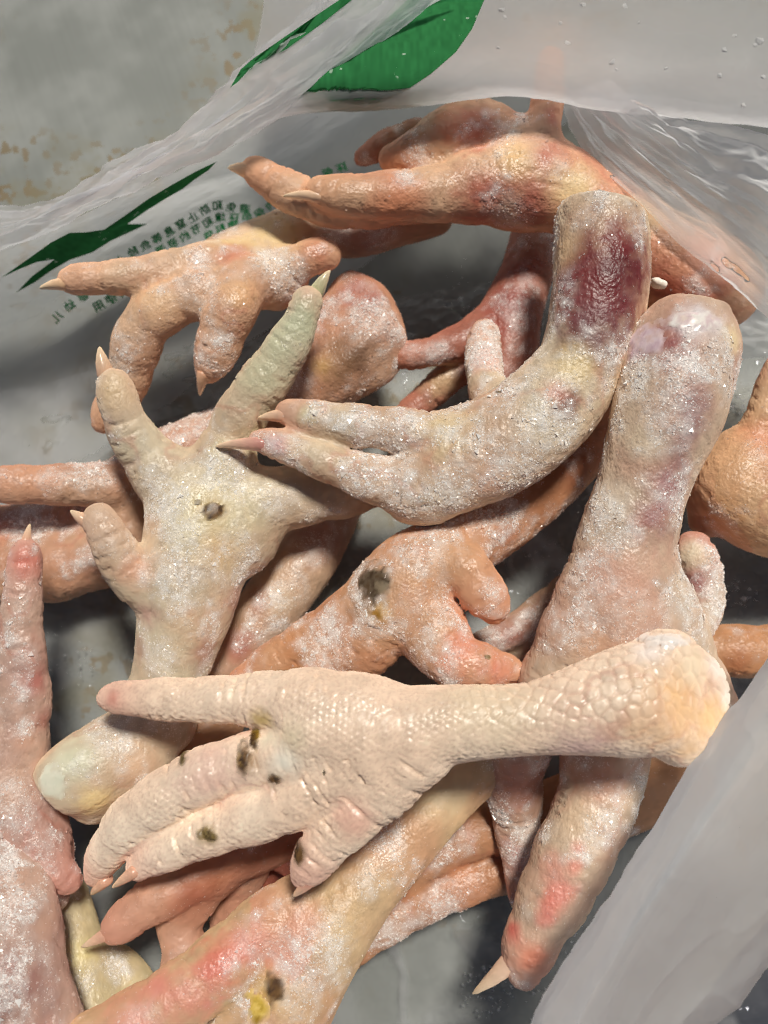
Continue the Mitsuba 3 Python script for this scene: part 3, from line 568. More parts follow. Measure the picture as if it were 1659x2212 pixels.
foot('chicken_foot_002', [
    ('shank', [(330, 1540, 80), (362, 1465, 78), (388, 1370, 92), (408, 1280, 108), (420, 1190, 112), (425, 1110, 105), (430, 1060, 90)], [31, 32, 34, 36, 37, 38, 38]),
    ('knob', [(350, 1560, 75), (270, 1615, 84), (195, 1665, 90), (145, 1685, 72)], [31, 34, 37, 38]),
    ('knob', [(290, 1640, 84), (205, 1725, 55)], [33, 33]),
    ('toe', [(410, 1080, 90), (340, 1010, 64), (292, 950, 52), (265, 893, 45), (250, 845, 40), (247, 828, 33)], [39, 42, 46, 50, 52, 53]),
    ('toe', [(400, 1240, 90), (310, 1250, 66), (265, 1212, 50), (235, 1160, 46), (216, 1122, 36)], [38, 41, 45, 48, 49]),
    ('toe', [(470, 1060, 90), (497, 955, 60), (532, 880, 56), (588, 800, 54), (640, 715, 42), (664, 652, 33)], [39, 43, 47, 51, 55, 57]),
    ('toe', [(450, 1140, 110), (560, 1090, 80), (650, 1070, 68), (740, 1062, 58), (800, 1055, 45)], [37, 37, 36, 35, 34]),
    ('web', [(440, 1180, 90), (510, 1160, 90), (560, 1110, 60)], [36, 36, 36]),
    ], 'foot with frosted palm turned up, dark scab in its middle, one greenish toe',
    skin=('E2D2B6', 'DABFA2'), tip='DEAE94', vox=0.0006, frost=0.40, cut=[((120, 1730, 36), (-0.75, -0.62, 0.1), 0.02), ((62, 1650, 36), (-0.9, 0.5, 0.1), 0.02), ((240, 1680, 45), (0.1, -0.25, 0.95), 0.015)], seed=7,
    spots=[(640, 690, 95, 'BCC0A0', 0.85), (570, 820, 90, 'C6C2A2', 0.8), (470, 1095, 110, 'E6D8AE', 0.7), (290, 1240, 50, 'E0A488', 0.6), (430, 1370, 70, 'D8B494', 0.6), (310, 1330, 40, 'B87878', 0.5), (480, 1330, 70, 'CFA288', 0.6), (515, 1300, 40, 'A8685C', 0.7), (445, 1420, 40, 'A86858', 0.7), (560, 1240, 40, 'B87C68', 0.6), (295, 1400, 36, 'A87868', 0.6), (560, 960, 50, 'D6C898', 0.8), (470, 960, 40, 'D0C094', 0.7), (240, 840, 50, 'D8BC90', 0.6),
           (150, 1640, 60, 'DCDCC0', 0.8), (210, 1740, 55, 'EBCF98', 0.9), (300, 1650, 60, 'E0B898', 0.6), (460, 1090, 44, 'B08C48', 0.7), (480, 1180, 50, 'DDB684', 0.6)],
    rime=[(340, 1090, 80, 0.9), (500, 1010, 80, 0.85), (380, 1230, 70, 0.8), (600, 1070, 60, 0.6), (400, 1140, 60, 0.7), (340, 1430, 60, 0.6), (460, 1440, 50, 0.6), (230, 1580, 60, 0.7), (250, 870, 60, 0.02), (620, 720, 100, 0.04), (215, 1130, 60, 0.15), (370, 1560, 40, 0.7)],
    claws=[(226, 796, 215, 749, 53, 55, 22, 'CFA084'), (180, 1122, 152, 1103, 49, 50, 18), (690, 622, 713, 584, 57, 59, 19, 'B4BC90')],
    scabs=[(470, 1098, 34, 22, BROWN), (430, 1078, 12, 10, OLIVE), (110, 1690, 40, 34, ('DCDCC8', 'E8E4D0'), 'cartilage')])

foot('chicken_foot_003', [
    ('shank', [(1505, 700, 92), (1470, 770, 118), (1447, 870, 122), (1412, 975, 106), (1384, 1060, 98), (1362, 1135, 104), (1340, 1215, 105), (1330, 1290, 100)], [60, 60, 59, 57, 55, 53, 51, 50]),
    ('knob', [(1480, 700, 62), (1440, 760, 80)], [62, 60]),
    ('knob', [(1556, 700, 56), (1530, 780, 60)], [60, 60]),
    ('toe', [(1330, 1230, 95), (1270, 1330, 88), (1225, 1420, 80), (1170, 1530, 76), (1125, 1620, 64), (1112, 1690, 60), (1114, 1760, 54), (1117, 1840, 38), (1114, 1905, 22), (1108, 1945, 12)], [51, 49, 46, 40, 35, 31, 27, 24, 22, 21]),
    ('toe', [(1345, 1230, 100), (1345, 1340, 100), (1335, 1440, 98), (1320, 1560, 95), (1305, 1650, 92), (1285, 1740, 86), (1245, 1830, 84), (1205, 1920, 79), (1168, 1990, 66), (1142, 2050, 58), (1132, 2098, 40)], [51, 49, 47, 42, 40, 40, 40, 39, 38, 37, 36]),
    ('toe', [(1380, 1240, 85), (1430, 1340, 84), (1480, 1430, 70), (1530, 1500, 55), (1570, 1560, 40)], [50, 47, 42, 36, 30]),
    ('toe', [(1440, 1390, 60), (1500, 1350, 45), (1522, 1300, 42), (1516, 1245, 44), (1501, 1195, 42), (1494, 1180, 34)], [44, 38, 35, 35, 36, 36]),
    ], 'large frosted foot at right, purple bruised shank, long toe reaching down to a big claw',
    skin=('DCC2A8', 'CFA08A'), tip='E08C7A', vox=0.0006, frost=0.52, seed=9, scabs=[(1515, 688, 80, 26, ('E6DEDC', 'EEE8E0', 'D6BFC0', 'E2CFC4'), 'cartilage'), (1400, 722, 34, 42, ('C6AAB4', 'D6C2C6', 'CBA89C'), 'cartilage')], cut=[((1530, 672, 60), (0.25, 0.95, 0.12)), ((1590, 740, 60), (0.9, 0.45, 0.1))],
    spots=[(1450, 740, 60, '8A3A44', 0.8), (1520, 690, 60, 'DAD2D4', 0.9), (1590, 730, 40, 'E8D2A8', 0.8), (1380, 740, 40, 'B890A8', 0.8), (1500, 880, 70, '8A5058', 0.7), (1450, 1050, 70, '9A4E58', 0.8), (1420, 1120, 60, '8E3C48', 0.8), (1460, 970, 60, '8A5A60', 0.6), (1390, 960, 60, 'DCCBB0', 0.7), (1320, 1080, 60, 'E2D2BE', 0.7),
           (1350, 1260, 120, 'D8A490', 0.7), (1300, 1400, 100, 'D0A88C', 0.7), (1500, 1260, 45, '9A5058', 0.8), (1490, 1190, 40, 'E8D8B8', 0.8), (1180, 1960, 30, 'D8665A', 0.65), (1205, 1920, 30, 'D96C5E', 0.65), (1232, 1870, 26, 'DA7466', 0.65), (1250, 1830, 22, 'DC8072', 0.65), (1165, 1990, 24, 'DA7466', 0.65), (1190, 1880, 50, 'E09080', 0.6), (1100, 2010, 30, 'D0504A', 0.7), (1290, 1680, 70, 'CC8A70', 0.7), (1150, 2080, 40, 'E08468', 0.8), (1240, 1770, 50, 'E6C8A8', 0.7), (1115, 1700, 70, 'C67E6A', 0.7), (1118, 1860, 50, 'C87878', 0.7)],
    rime=[(1300, 1130, 90, 0.9), (1260, 1230, 70, 0.85), (1450, 900, 80, 0.75), (1330, 1330, 80, 0.45), (1115, 1840, 50, 0.9), (1290, 1780, 60, 0.7), (1170, 1800, 30, 0.9), (1530, 690, 60, 0.1), (1200, 1960, 90, 0.1), (1150, 2060, 80, 0.02), (1115, 1690, 70, 0.15), (1490, 1190, 40, 0.2), (1430, 1110, 40, 0.35)],
    claws=[(1096, 2078, 1022, 2146, 35, 33, 28, 'DDB4A2'), (1112, 1925, 1106, 1962, 21, 20, 10)])

foot('chicken_foot_004', [
    ('shank', [(1130, 385, 95), (1190, 400, 95), (1260, 440, 84), (1340, 490, 84), (1420, 545, 92), (1490, 590, 104), (1550, 618, 96)], [46, 46, 45, 44, 43, 42, 41]),
    ('toe', [(1140, 400, 100), (1060, 400, 84), (960, 418, 62), (860, 422, 54), (770, 424, 46), (705, 415, 36), (692, 410, 30)], [47, 48, 50, 52, 53, 54, 54]),
    ('toe', [(1060, 390, 70), (900, 430, 52), (800, 448, 46), (720, 445, 46), (650, 424, 45), (598, 398, 42), (560, 374, 34), (548, 368, 28)], [42, 43, 46, 47, 48, 49, 49, 49]),
    ('toe', [(1150, 400, 80), (1166, 330, 46), (1174, 280, 39), (1180, 235, 37), (1185, 180, 34), (1190, 130, 28)], [48, 52, 54, 55, 56, 56]),
    ('toe', [(1140, 370, 90), (1080, 300, 66), (1015, 272, 58), (950, 300, 54), (890, 335, 44), (850, 345, 34)], [46, 48, 49, 49, 47, 45]),
    ('web', [(1080, 340, 70), (1000, 340, 60), (930, 370, 45)], [44, 45, 45]),
    ], 'orange foot at the top of the pile, one toe poking up behind the bag edge',
    skin=('E2B896', 'DA9C7C'), tip='DC9A72', vox=0.00066, frost=0.30, seed=11,
    spots=[(1020, 290, 70, 'C0604A', 0.8), (960, 270, 50, 'CC785A', 0.7), (1050, 440, 90, 'A85040', 0.85), (1150, 450, 70, 'A85448', 0.8), (1180, 330, 40, 'B45C50', 0.7), (1200, 250, 25, 'B44A40', 0.7), (1250, 410, 60, 'EBD0A0', 0.9), (1350, 480, 60, 'E8CE9C', 0.9), (1420, 620, 60, '9A4A3A', 0.8), (1500, 650, 70, '9A4836', 0.8), (1530, 560, 60, 'DCA088', 0.7), (1110, 330, 50, 'E4BC88', 0.8), (850, 440, 70, 'D88058', 0.6)],
    rime=[(880, 370, 40, 0.8), (1080, 290, 50, 0.5), (1220, 370, 50, 0.4), (650, 400, 100, 0.03), (1100, 470, 60, 0.4), (900, 340, 40, 0.7)],
    claws=[(536, 372, 493, 363, 49, 49, 22, 'D8986C'), (674, 428, 611, 424, 54, 53, 15, 'E4B898')])

foot('chicken_foot_005', [
    ('shank', [(940, 470, 40), (860, 482, 50), (760, 503, 54), (660, 492, 50), (600, 520, 56), (570, 570, 60)], [24, 26, 28, 30, 32, 34]),
    ('toe', [(600, 590, 60), (540, 570, 54), (450, 570, 48), (370, 582, 43), (300, 594, 41), (225, 601, 37), (165, 604, 33), (150, 604, 27)], [35, 37, 40, 42, 44, 46, 47, 47]),
    ('toe', [(560, 590, 60), (490, 600, 54), (430, 632, 54), (365, 660, 56), (312, 705, 55), (290, 765, 53), (272, 830, 46), (240, 885, 40), (224, 912, 27)], [36, 39, 42, 42, 40, 36, 31, 27, 26]),
    ('toe', [(590, 610, 60), (530, 615, 60), (505, 660, 56), (482, 710, 53), (466, 765, 46), (450, 800, 32)], [36, 42, 44, 42, 39, 37]),
    ('toe', [(600, 600, 60), (640, 570, 44), (685, 552, 38), (705, 552, 32)], [36, 40, 41, 41]),
    ('web', [(470, 545, 36), (560, 515, 42), (640, 495, 44)], [34, 32, 30]),
    ], 'tan foot at upper left, long straight toe pointing left over green lettering',
    skin=('E4C0A0', 'DCAA8A'), tip='DFA27E', vox=0.00066, frost=0.40, seed=13,
    spots=[(590, 500, 90, 'DCC08C', 0.9), (510, 520, 60, 'DDBE8A', 0.8), (490, 545, 40, 'C0705C', 0.7), (520, 540, 40, 'C47C64', 0.6), (690, 550, 40, 'C87C60', 0.7), (520, 625, 50, 'E4B486', 0.8), (800, 500, 90, 'A87A78', 0.6), (345, 660, 60, 'E6BC90', 0.7), (650, 640, 40, 'B86A58', 0.6)],
    rime=[(425, 560, 40, 0.95), (580, 560, 60, 0.9), (730, 490, 60, 0.9), (830, 500, 60, 0.7), (630, 610, 60, 0.85), (390, 640, 40, 0.3), (520, 625, 45, 0.0), (180, 600, 50, 0.05), (340, 680, 60, 0.1), (560, 500, 60, 0.1)],
    claws=[(133, 617, 86, 623, 47, 46, 17, 'E2B48C'), (440, 815, 432, 854, 37, 33, 18, 'E0A888')])

foot('chicken_foot_006', [
    ('shank', [(768, 640, 56), (772, 705, 96), (730, 780, 92), (640, 860, 60), (545, 912, 52), (440, 950, 58), (340, 1000, 64), (270, 1060, 72)], [30, 30, 28, 25, 23, 22, 22, 22]),
    ('toe', [(290, 1050, 60), (240, 1050, 50), (130, 1048, 46), (20, 1046, 42), (-70, 1044, 40)], [24, 29, 32, 34, 35]),
    ('toe', [(280, 1070, 80), (235, 1180, 74), (140, 1220, 74), (40, 1232, 76), (-60, 1215, 70)], [20, 18, 17, 17, 18]),
    ('toe', [(230, 1100, 60), (150, 1120, 52), (60, 1135, 50), (-20, 1140, 50)], [18, 16, 15, 15]),
    ('knob', [(820, 700, 62), (800, 775, 66), (720, 815, 50)], [32, 28, 24]),
    ], 'foot with brownish cut knob behind the greenish toe, toes curling off the left edge',
    skin=('DCB092', 'CF9678'), vox=0.00072, frost=0.46, seed=15, lump=1.6, cut=[((790, 600, 31), (0.5, 0.85, 0.1)), ((855, 690, 36), (0.85, 0.3, 0.4)), ((770, 690, 38), (-0.25, 0.15, 0.95), 0.02), ((820, 790, 33), (0.6, -0.6, 0.5), 0.02)],
    spots=[(760, 620, 50, 'B87468', 0.8), (770, 770, 60, '5C4234', 0.9), (720, 780, 60, 'A07A5C', 0.7), (690, 790, 30, 'C8A060', 0.6), (800, 640, 40, 'B06A60', 0.7), (850, 720, 50, 'D0A898', 0.6), (60, 1050, 80, 'DCA484', 0.7), (150, 1230, 60, 'CC987C', 0.7), (80, 1260, 60, 'C49070', 0.7), (440, 940, 60, 'D29A80', 0.7)],
    rime=[(800, 680, 70, 0.85), (870, 720, 40, 0.8), (60, 1130, 70, 0.95), (200, 1000, 70, 0.9), (420, 910, 50, 0.7), (640, 830, 50, 0.6), (120, 1030, 40, 0.5)])

foot('chicken_foot_007', [
    ('toe', [(10, 1660, 84), (36, 1570, 66), (50, 1500, 57), (50, 1430, 51), (46, 1340, 45), (50, 1260, 41), (54, 1205, 35), (56, 1192, 28)], [34, 38, 40, 42, 44, 46, 47, 47]),
    ('shank', [(20, 1600, 80), (24, 1700, 92), (50, 1780, 92), (80, 1850, 76), (100, 1930, 50)], [35, 34, 33, 31, 28]),
    ('toe', [(60, 1800, 70), (110, 1868, 46), (140, 1894, 34), (152, 1902, 26)], [34, 36, 35, 34]),
    ('web', [(-60, 1620, 80), (-60, 1760, 100)], [34, 32]),
    ], 'frosted foot at the lower left edge with a red tipped toe pointing straight up',
    skin=('DCB8A4', 'CCA092'), tip='D49080', vox=0.0006, frost=0.52, seed=17, lump=1.8,
    spots=[(50, 1215, 40, 'DA6C5C', 0.7), (85, 1470, 36, 'B86058', 0.6), (95, 1560, 34, 'B05A52', 0.6), (60, 1600, 40, 'D8A890', 0.6), (40, 1700, 60, 'CCA48C', 0.7)],
    rime=[(30, 1760, 70, 0.5), (100, 1850, 50, 0.4), (60, 1420, 40, 0.4), (50, 1260, 60, 0.1), (60, 1570, 30, 0.8)],
    claws=[(58, 1186, 65, 1132, 47, 47, 17, 'D87A68'), (156, 1900, 174, 1914, 34, 31, 14)])

foot('chicken_foot_022', [
    ('shank', [(-50, 1800, 90), (-10, 1900, 80), (30, 1990, 78), (60, 2080, 76), (90, 2170, 78), (120, 2290, 84)], [36, 39, 41, 42, 41, 40]),
    ('web', [(40, 1880, 60), (80, 1960, 46), (95, 2030, 40)], [38, 41, 38]),
    ('toe', [(-10, 2050, 70), (20, 2130, 62), (30, 2220, 58), (30, 2330, 56)], [46, 48, 48, 46]),
    ('toe', [(-60, 1960, 80), (-40, 2080, 80), (-50, 2200, 80)], [44, 44, 44]),
    ], 'mauve ice crusted foot filling the bottom left corner',
    skin=('D2B0A0', 'B48C82'), vox=0.0006, frost=0.50, seed=47, lump=2.4,
    spots=[(80, 2130, 60, '8E605C', 0.8), (100, 1990, 40, 'C89C84', 0.5), (30, 2080, 50, '9A6C66', 0.7), (50, 1900, 60, 'C4987E', 0.6), (10, 2170, 40, '7C5450', 0.7)],
    rime=[(30, 1960, 60, 0.8), (60, 2060, 40, 0.8), (20, 2140, 40, 0.7), (70, 1890, 40, 0.1), (100, 2150, 40, 0.2)])

foot('chicken_foot_008', [
    ('shank', [(128, 1900, 45), (150, 1985, 56), (168, 2070, 62), (190, 2160, 72), (230, 2270, 85)], [16, 18, 20, 20, 20]),
    ('knob', [(200, 2070, 40), (255, 2090, 46), (300, 2150, 48), (330, 2230, 50)], [16, 15, 14, 12]),
    ], 'yellowish frosted shank at lower left beside the thickly frosted foot',
    skin=('E4D2A4', 'DCC69C'), vox=0.0008, frost=0.45, seed=19, spots=[(170, 2070, 50, 'EEDC9C', 0.8), (330, 2200, 70, '9A5A50', 0.7), (220, 2190, 50, 'DCC8A4', 0.6)],
    rime=[(255, 2085, 50, 1.0), (190, 2110, 40, 0.7), (290, 2190, 60, 0.6)])

foot('chicken_foot_009', [
    ('shank', [(640, 1790, 60), (560, 1820, 64), (480, 1850, 66)], [22, 25, 28]),
    ('toe', [(500, 1830, 62), (435, 1882, 56), (365, 1925, 52), (305, 1962, 48), (262, 1997, 40), (250, 2008, 32)], [28, 31, 33, 34, 34, 34]),
    ('toe', [(460, 1880, 60), (415, 1940, 55), (385, 1990, 50), (398, 2050, 46), (385, 2110, 46), (370, 2180, 44)], [26, 26, 26, 25, 24, 22]),
    ('toe', [(560, 1820, 55), (520, 1900, 48), (500, 1990, 46), (490, 2060, 40)], [22, 18, 14, 12]),
    ], 'pinkish foot half hidden under the fresh top foot, blunt toe pointing lower left',
    skin=('DCA88C', 'C98A70'), tip='D39684', vox=0.0007, frost=0.32, seed=21, spots=[(450, 1870, 60, 'C08060', 0.7), (430, 1940, 50, 'A8604A', 0.6), (400, 2040, 40, 'DDB09A', 0.7)],
    claws=[(228, 2018, 176, 2046, 34, 32, 18, 'CF9484')], rime=[(400, 2080, 40, 0.4)])

foot('chicken_foot_010', [
    ('shank', [(1060, 1640, 60), (1010, 1675, 64), (930, 1745, 74), (850, 1832, 80), (765, 1920, 92), (690, 2015, 108), (630, 2110, 118), (580, 2210, 125), (540, 2330, 130)], [30, 31, 33, 34, 35, 35, 34, 33, 32]),
    ('toe', [(650, 1990, 90), (590, 1990, 70), (520, 2055, 76), (430, 2125, 74), (320, 2195, 72), (200, 2260, 70), (100, 2320, 60)], [36, 38, 40, 42, 43, 43, 42]),
    ('toe', [(740, 1920, 60), (660, 1935, 50), (610, 1965, 50), (590, 2010, 46)], [35, 38, 39, 40]),
    ], 'long foot rising from the bottom edge, red patch and yellow brown scab',
    skin=('E0C096', 'DDAC86'), tip='E08C78', vox=0.0006, frost=0.44, seed=23,
    spots=[(465, 2080, 75, 'E0645A', 0.8), (400, 2140, 90, 'E0887A', 0.8), (300, 2200, 90, 'E09282', 0.8), (520, 2020, 60, 'DC9080', 0.7), (580, 2140, 50, 'C8A440', 0.6), (600, 2060, 50, 'DD9C88', 0.6), (960, 1700, 70, 'E4D0A8', 0.7), (740, 2000, 80, 'E4C69A', 0.7), (660, 1990, 50, 'E0A08C', 0.6), (640, 2170, 70, 'E4C49A', 0.6)],
    rime=[(700, 2050, 80, 0.8), (800, 1900, 50, 0.6), (660, 2150, 70, 0.6), (430, 2120, 60, 0.1), (500, 2080, 30, 0.7), (300, 2200, 60, 0.3), (520, 2000, 40, 0.3)],
    scabs=[(550, 2165, 34, 40, ('B89A40', 'C8AC58', '9A7A2C')), (590, 2130, 30, 40, BROWN)])

foot('chicken_foot_011', [
    ('shank', [(1480, 1690, 60), (1380, 1715, 74), (1270, 1745, 86), (1180, 1780, 80)], [14, 15, 16, 16]),
    ('toe', [(1220, 1750, 70), (1120, 1775, 60), (1030, 1795, 56), (950, 1835, 50), (880, 1890, 42), (850, 1930, 30)], [16, 17, 18, 18, 17, 16]),
    ('toe', [(1200, 1810, 64), (1120, 1870, 48), (1040, 1895, 48), (960, 1920, 52), (880, 1955, 56), (800, 2000, 56), (740, 2050, 50)], [14, 13, 13, 13, 13, 12, 11]),
    ], 'shaded orange foot at the bottom of the bag behind the hanging claw toe',
    skin=('D29C76', 'C48A66'), tip='D0946A', vox=0.0008, frost=0.42, seed=25, spots=[(1000, 1930, 80, 'D69470', 0.6)], rime=[(960, 1960, 70, 0.8), (830, 2010, 70, 0.8), (1000, 1810, 40, 0.6)])

foot('chicken_foot_012', [
    ('shank', [(1330, 860, 66), (1250, 960, 74), (1160, 1050, 78), (1070, 1120, 82), (980, 1180, 84), (900, 1240, 88)], [26, 28, 30, 33, 36, 38]),
    ('palm', [(970, 1190, 70), (890, 1240, 92), (830, 1310, 84)], [37, 39, 38]),
    ('toe', [(920, 1220, 70), (1000, 1228, 54), (1042, 1278, 52), (1066, 1312, 38)], [40, 44, 45, 44]),
    ('toe', [(870, 1290, 90), (930, 1360, 78), (980, 1425, 62), (1045, 1441, 50), (1098, 1446, 34)], [38, 40, 42, 43, 42]),
    ('toe', [(860, 1260, 80), (760, 1325, 58), (660, 1390, 50), (575, 1440, 42), (520, 1480, 34)], [38, 35, 32, 29, 26]),
    ('toe', [(850, 1310, 80), (790, 1390, 72), (720, 1430, 60), (680, 1460, 50)], [37, 35, 32, 29]),
    ], 'orange foot in the centre with dark grey callus, toes bent to the right',
    skin=('DEAC86', 'D29470'), tip='DE9A7C', vox=0.00062, frost=0.50, seed=27,
    spots=[(1000, 1400, 70, 'E08A70', 0.7), (800, 1270, 60, '5A4630', 0.7), (820, 1330, 30, 'C8982C', 0.8), (1080, 1440, 50, 'D8806A', 0.7), (1180, 1040, 120, 'A06A48', 0.8), (1240, 980, 70, '9A5C40', 0.8), (1100, 1160, 40, '9A5A44', 0.5), (620, 1400, 60, 'C88452', 0.7), (840, 1190, 60, 'CF9A78', 0.6)],
    rime=[(960, 1140, 60, 0.9), (900, 1180, 60, 0.7), (960, 1320, 40, 0.7), (1070, 1270, 30, 0.8), (720, 1420, 50, 0.6), (890, 1300, 50, 0.3), (600, 1410, 60, 0.05), (1030, 1430, 60, 0.1)],
    scabs=[(805, 1258, 48, 50, ('4E3C28', '5E5040', '3A2A1A', '7A6C58')), (808, 1326, 24, 16, ('B88C34', '9A7028', '6A4A18')), (1055, 1414, 9, 6, OLIVE)])

foot('chicken_foot_013', [
    ('palm', [(1600, 1050, 112), (1680, 1085, 122), (1780, 1100, 110), (1900, 1110, 95)], [36, 36, 35, 34]),
    ('toe', [(1560, 1000, 40), (1530, 1060, 44), (1528, 1120, 40)], [34, 32, 30]),
    ('toe', [(1610, 1000, 80), (1642, 930, 46), (1656, 880, 40), (1676, 820, 36), (1700, 760, 30)], [38, 42, 44, 46, 48]),
    ], 'plump orange foot cut off by the right edge, toe pointing up',
    skin=('E2BE98', 'DAAC84'), vox=0.0007, frost=0.30, seed=29, tone=0.95, lump=1.5, spots=[(1560, 1120, 60, 'C88A58', 0.6), (1640, 930, 60, 'D88A68', 0.7), (1600, 1160, 60, 'C68C5C', 0.6)], rime=[(1640, 960, 40, 0.3)])

foot('chicken_foot_014', [
    ('toe', [(1440, 1420, 46), (1540, 1404, 54), (1640, 1408, 58), (1760, 1400, 60), (1880, 1390, 60)], [24, 25, 26, 26, 26]),
    ], 'orange foot lying behind the knob of the fresh foot at the right edge',
    skin=('DCA880', 'D0966C'), vox=0.0009, frost=0.2, seed=31, spots=[(1590, 1440, 40, 'A8603C', 0.6)])

foot('chicken_foot_015', [
    ('shank', [(740, 1080, 50), (705, 1140, 58), (655, 1215, 70), (595, 1295, 70), (535, 1375, 64), (485, 1450, 56), (450, 1520, 46)], [12, 13, 15, 16, 16, 15, 14]),
    ], 'shaded pinkish shank leaning behind the palm-up foot',
    skin=('D8B496', 'CDA088'), vox=0.0008, frost=0.40, seed=33, spots=[(560, 1300, 40, '9A4438', 0.8), (690, 1160, 60, 'B07460', 0.7), (520, 1400, 40, 'A85448', 0.7), (600, 1300, 40, 'E0C8A8', 0.6)], rime=[(690, 1180, 60, 0.6), (640, 1280, 40, 0.5)])

foot('chicken_foot_016', [
    ('shank', [(1190, 430, 50), (1160, 500, 54), (1142, 580, 58), (1112, 660, 62), (1100, 740, 64), (1080, 820, 60)], [20, 22, 24, 25, 25, 24]),
    ('toe', [(1110, 660, 56), (1050, 710, 48), (1000, 735, 40), (940, 758, 34), (885, 768, 31), (868, 769, 26)], [24, 26, 27, 28, 29, 29]),
    ('toe', [(1090, 740, 56), (1030, 780, 40), (980, 808, 36), (930, 850, 34), (880, 895, 30)], [22, 20, 20, 19, 18]),
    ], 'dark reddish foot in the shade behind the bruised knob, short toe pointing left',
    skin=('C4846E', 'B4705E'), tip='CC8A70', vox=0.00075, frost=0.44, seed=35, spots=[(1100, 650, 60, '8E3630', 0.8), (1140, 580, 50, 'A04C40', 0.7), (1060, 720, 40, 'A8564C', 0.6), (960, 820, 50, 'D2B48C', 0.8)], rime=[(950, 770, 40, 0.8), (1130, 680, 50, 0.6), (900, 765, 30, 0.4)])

foot('chicken_foot_017', [
    ('toe', [(1230, 1280, 44), (1160, 1330, 40), (1095, 1370, 36), (1030, 1402, 32), (990, 1420, 24)], [18, 19, 20, 20, 20]),
    ('toe', [(1210, 1340, 44), (1140, 1390, 38), (1100, 1420, 36), (1060, 1450, 30)], [14, 14, 14, 14]),
    ], 'narrow pink foot peeping out between the callused foot and the upright frosted foot',
    skin=('C89080', 'C8A488'), vox=0.0008, frost=0.35, seed=37, spots=[(1090, 1365, 50, 'A86058', 0.6), (1110, 1420, 30, 'E0CCA8', 0.7)])

foot('chicken_foot_018', [
    ('shank', [(480, 1560, 50), (415, 1600, 46), (375, 1650, 40), (330, 1720, 40)], [22, 22, 20, 18]),
    ], 'tan stump between the yellow knob and the fresh foot', skin=('CFA07C', 'C2906C'), vox=0.0009, frost=0.4, seed=39)

foot('chicken_foot_019', [
    ('shank', [(720, 1830, 60), (610, 1840, 62), (560, 1900, 62), (530, 1990, 60), (520, 2080, 60)], [10, 10, 10, 10, 10]),
    ('toe', [(640, 1780, 46), (600, 1830, 40), (640, 1870, 34)], [22, 22, 22]),
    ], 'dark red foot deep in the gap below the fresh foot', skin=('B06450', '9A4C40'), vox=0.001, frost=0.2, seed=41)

foot('chicken_foot_020', [
    ('toe', [(900, 290, 34), (850, 304, 31), (812, 324, 28), (782, 340, 20)], [36, 37, 38, 38]),
    ], 'brown foot tip peeping out left of the top orange foot', skin=('9A6848', '8A5638'), vox=0.0009, frost=0.3, seed=43, rime=[(800, 345, 25, 0.9)])

foot('chicken_foot_021', [
    ('toe', [(1400, 600, 34), (1396, 660, 36), (1388, 710, 38), (1370, 790, 36)], [30, 30, 30, 28]),
    ], 'yellowish foot in the gap between the two big frosted knobs', skin=('DCC090', 'D0B080'), vox=0.0009, frost=0.3, seed=45)

h = trimesh.convex.convex_hull(np.array([at(x, y, z) for x, y, z in [(1398, 590, 55), (1402, 612, 53), (1412, 598, 57), (1440, 604, 57), (1456, 611, 55), (1445, 633, 54), (1418, 622, 57), (1430, 612, 59), (1404, 624, 53)]]))
h = trimesh.remesh.subdivide_loop(h.vertices, h.faces, 2)
h = (h[0] + 0.0005 * (fb(h[0], 900, 2, 3)[:, None] - 0.5), h[1])
scene['chicken_foot_001__tendon'] = mikit.ply(h, 'horn', smooth=True, color=np.tile(lin('F0E8DC'), (len(h[0]), 1)).astype(np.float32))
labels['chicken_foot_001__tendon'] = {'label': 'torn shred of white tendon'}

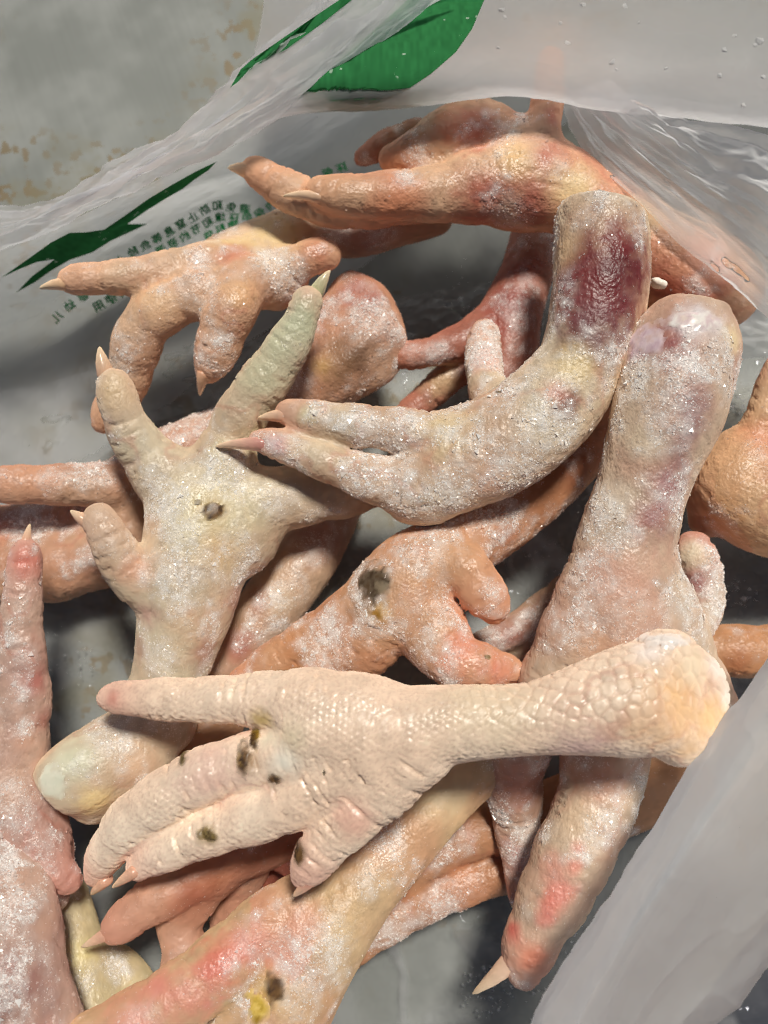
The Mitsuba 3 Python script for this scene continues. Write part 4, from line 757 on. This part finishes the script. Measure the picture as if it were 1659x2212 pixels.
# ------------------------------------------------------------------ loose bits of ice
rng = np.random.default_rng(77)
q = flap.reshape(-1, 3)
fx, fy, _ = to_px(q)
flap_h = LinearNDInterpolator(np.stack([fx, fy], 1), q[:, 2] * 1000)
CRUMBS = [(1083, 25, 9), (1258, 12, 8), (1350, 14, 8), (1090, 38, 6), (1226, 95, 8), (1210, 52, 6), (1320, 135, 9), (1075, 105, 6), (1640, 92, 12), (1565, 110, 8), (1554, 165, 8), (1630, 100, 6), (1586, 78, 6), (1437, 148, 6), (1603, 230, 8), (1380, 50, 5), (1330, 150, 5), (1648, 168, 6)]
for i, (x, y, r) in enumerate(CRUMBS):
    c = at(x, y, float(flap_h(x, y)))
    s = r * size_at(c)
    pts = rng.normal(size=(14, 3)); pts *= (s * rng.uniform(0.6, 1.1, (14, 1))) / np.linalg.norm(pts, axis=1, keepdims=True)
    m = trimesh.convex.convex_hull(pts * [1, 1, 0.6]); m.apply_translation(c + [0, 0, s * 0.35])
    key = 'ice_crumb' + ('_%03d' % i if i else '')
    scene[key] = mikit.ply(m, 'clear_ice')
    labels[key] = {'label': 'tiny ice crumb on the film of the upper bag flap, right of the green leaf', 'category': 'ice crumb', 'group': 'ice crumbs on the bag flap'}
P = []
for x, y, r, n in [(1290, 2060, 70, 90), (1050, 2140, 60, 70), (1180, 2180, 50, 40), (1610, 860, 40, 60), (1000, 620, 60, 25), (140, 1420, 70, 40), (1180, 1220, 50, 30), (1600, 1280, 40, 30)]:
    a, t = rng.uniform(0, 2 * np.pi, n), np.sqrt(rng.uniform(0, 1, n)) * r
    P.append(at(x + a * 0 + t * np.cos(a), y + t * np.sin(a), np.full(n, 3.4)))
P = np.vstack(P)
v, fc = grains(P, np.clip(rng.lognormal(math.log(0.00025), 0.5, len(P)), 0.0001, 0.0009), rng, 0.5)
scene['frost_crumbs'] = mikit.ply((v, fc), 'clear_ice')
labels['frost_crumbs'] = {'label': 'fine frost crumbs scattered over the floor of the bag', 'category': 'frost', 'kind': 'stuff'}
print('triangles', sum(len(meshkit.WRITTEN[d['filename']][1]) for d in scene.values() if d.get('type') == 'ply'), 'frost', sum(len(meshkit.WRITTEN[d['filename']][1]) for k, d in scene.items() if k.endswith('frost')))
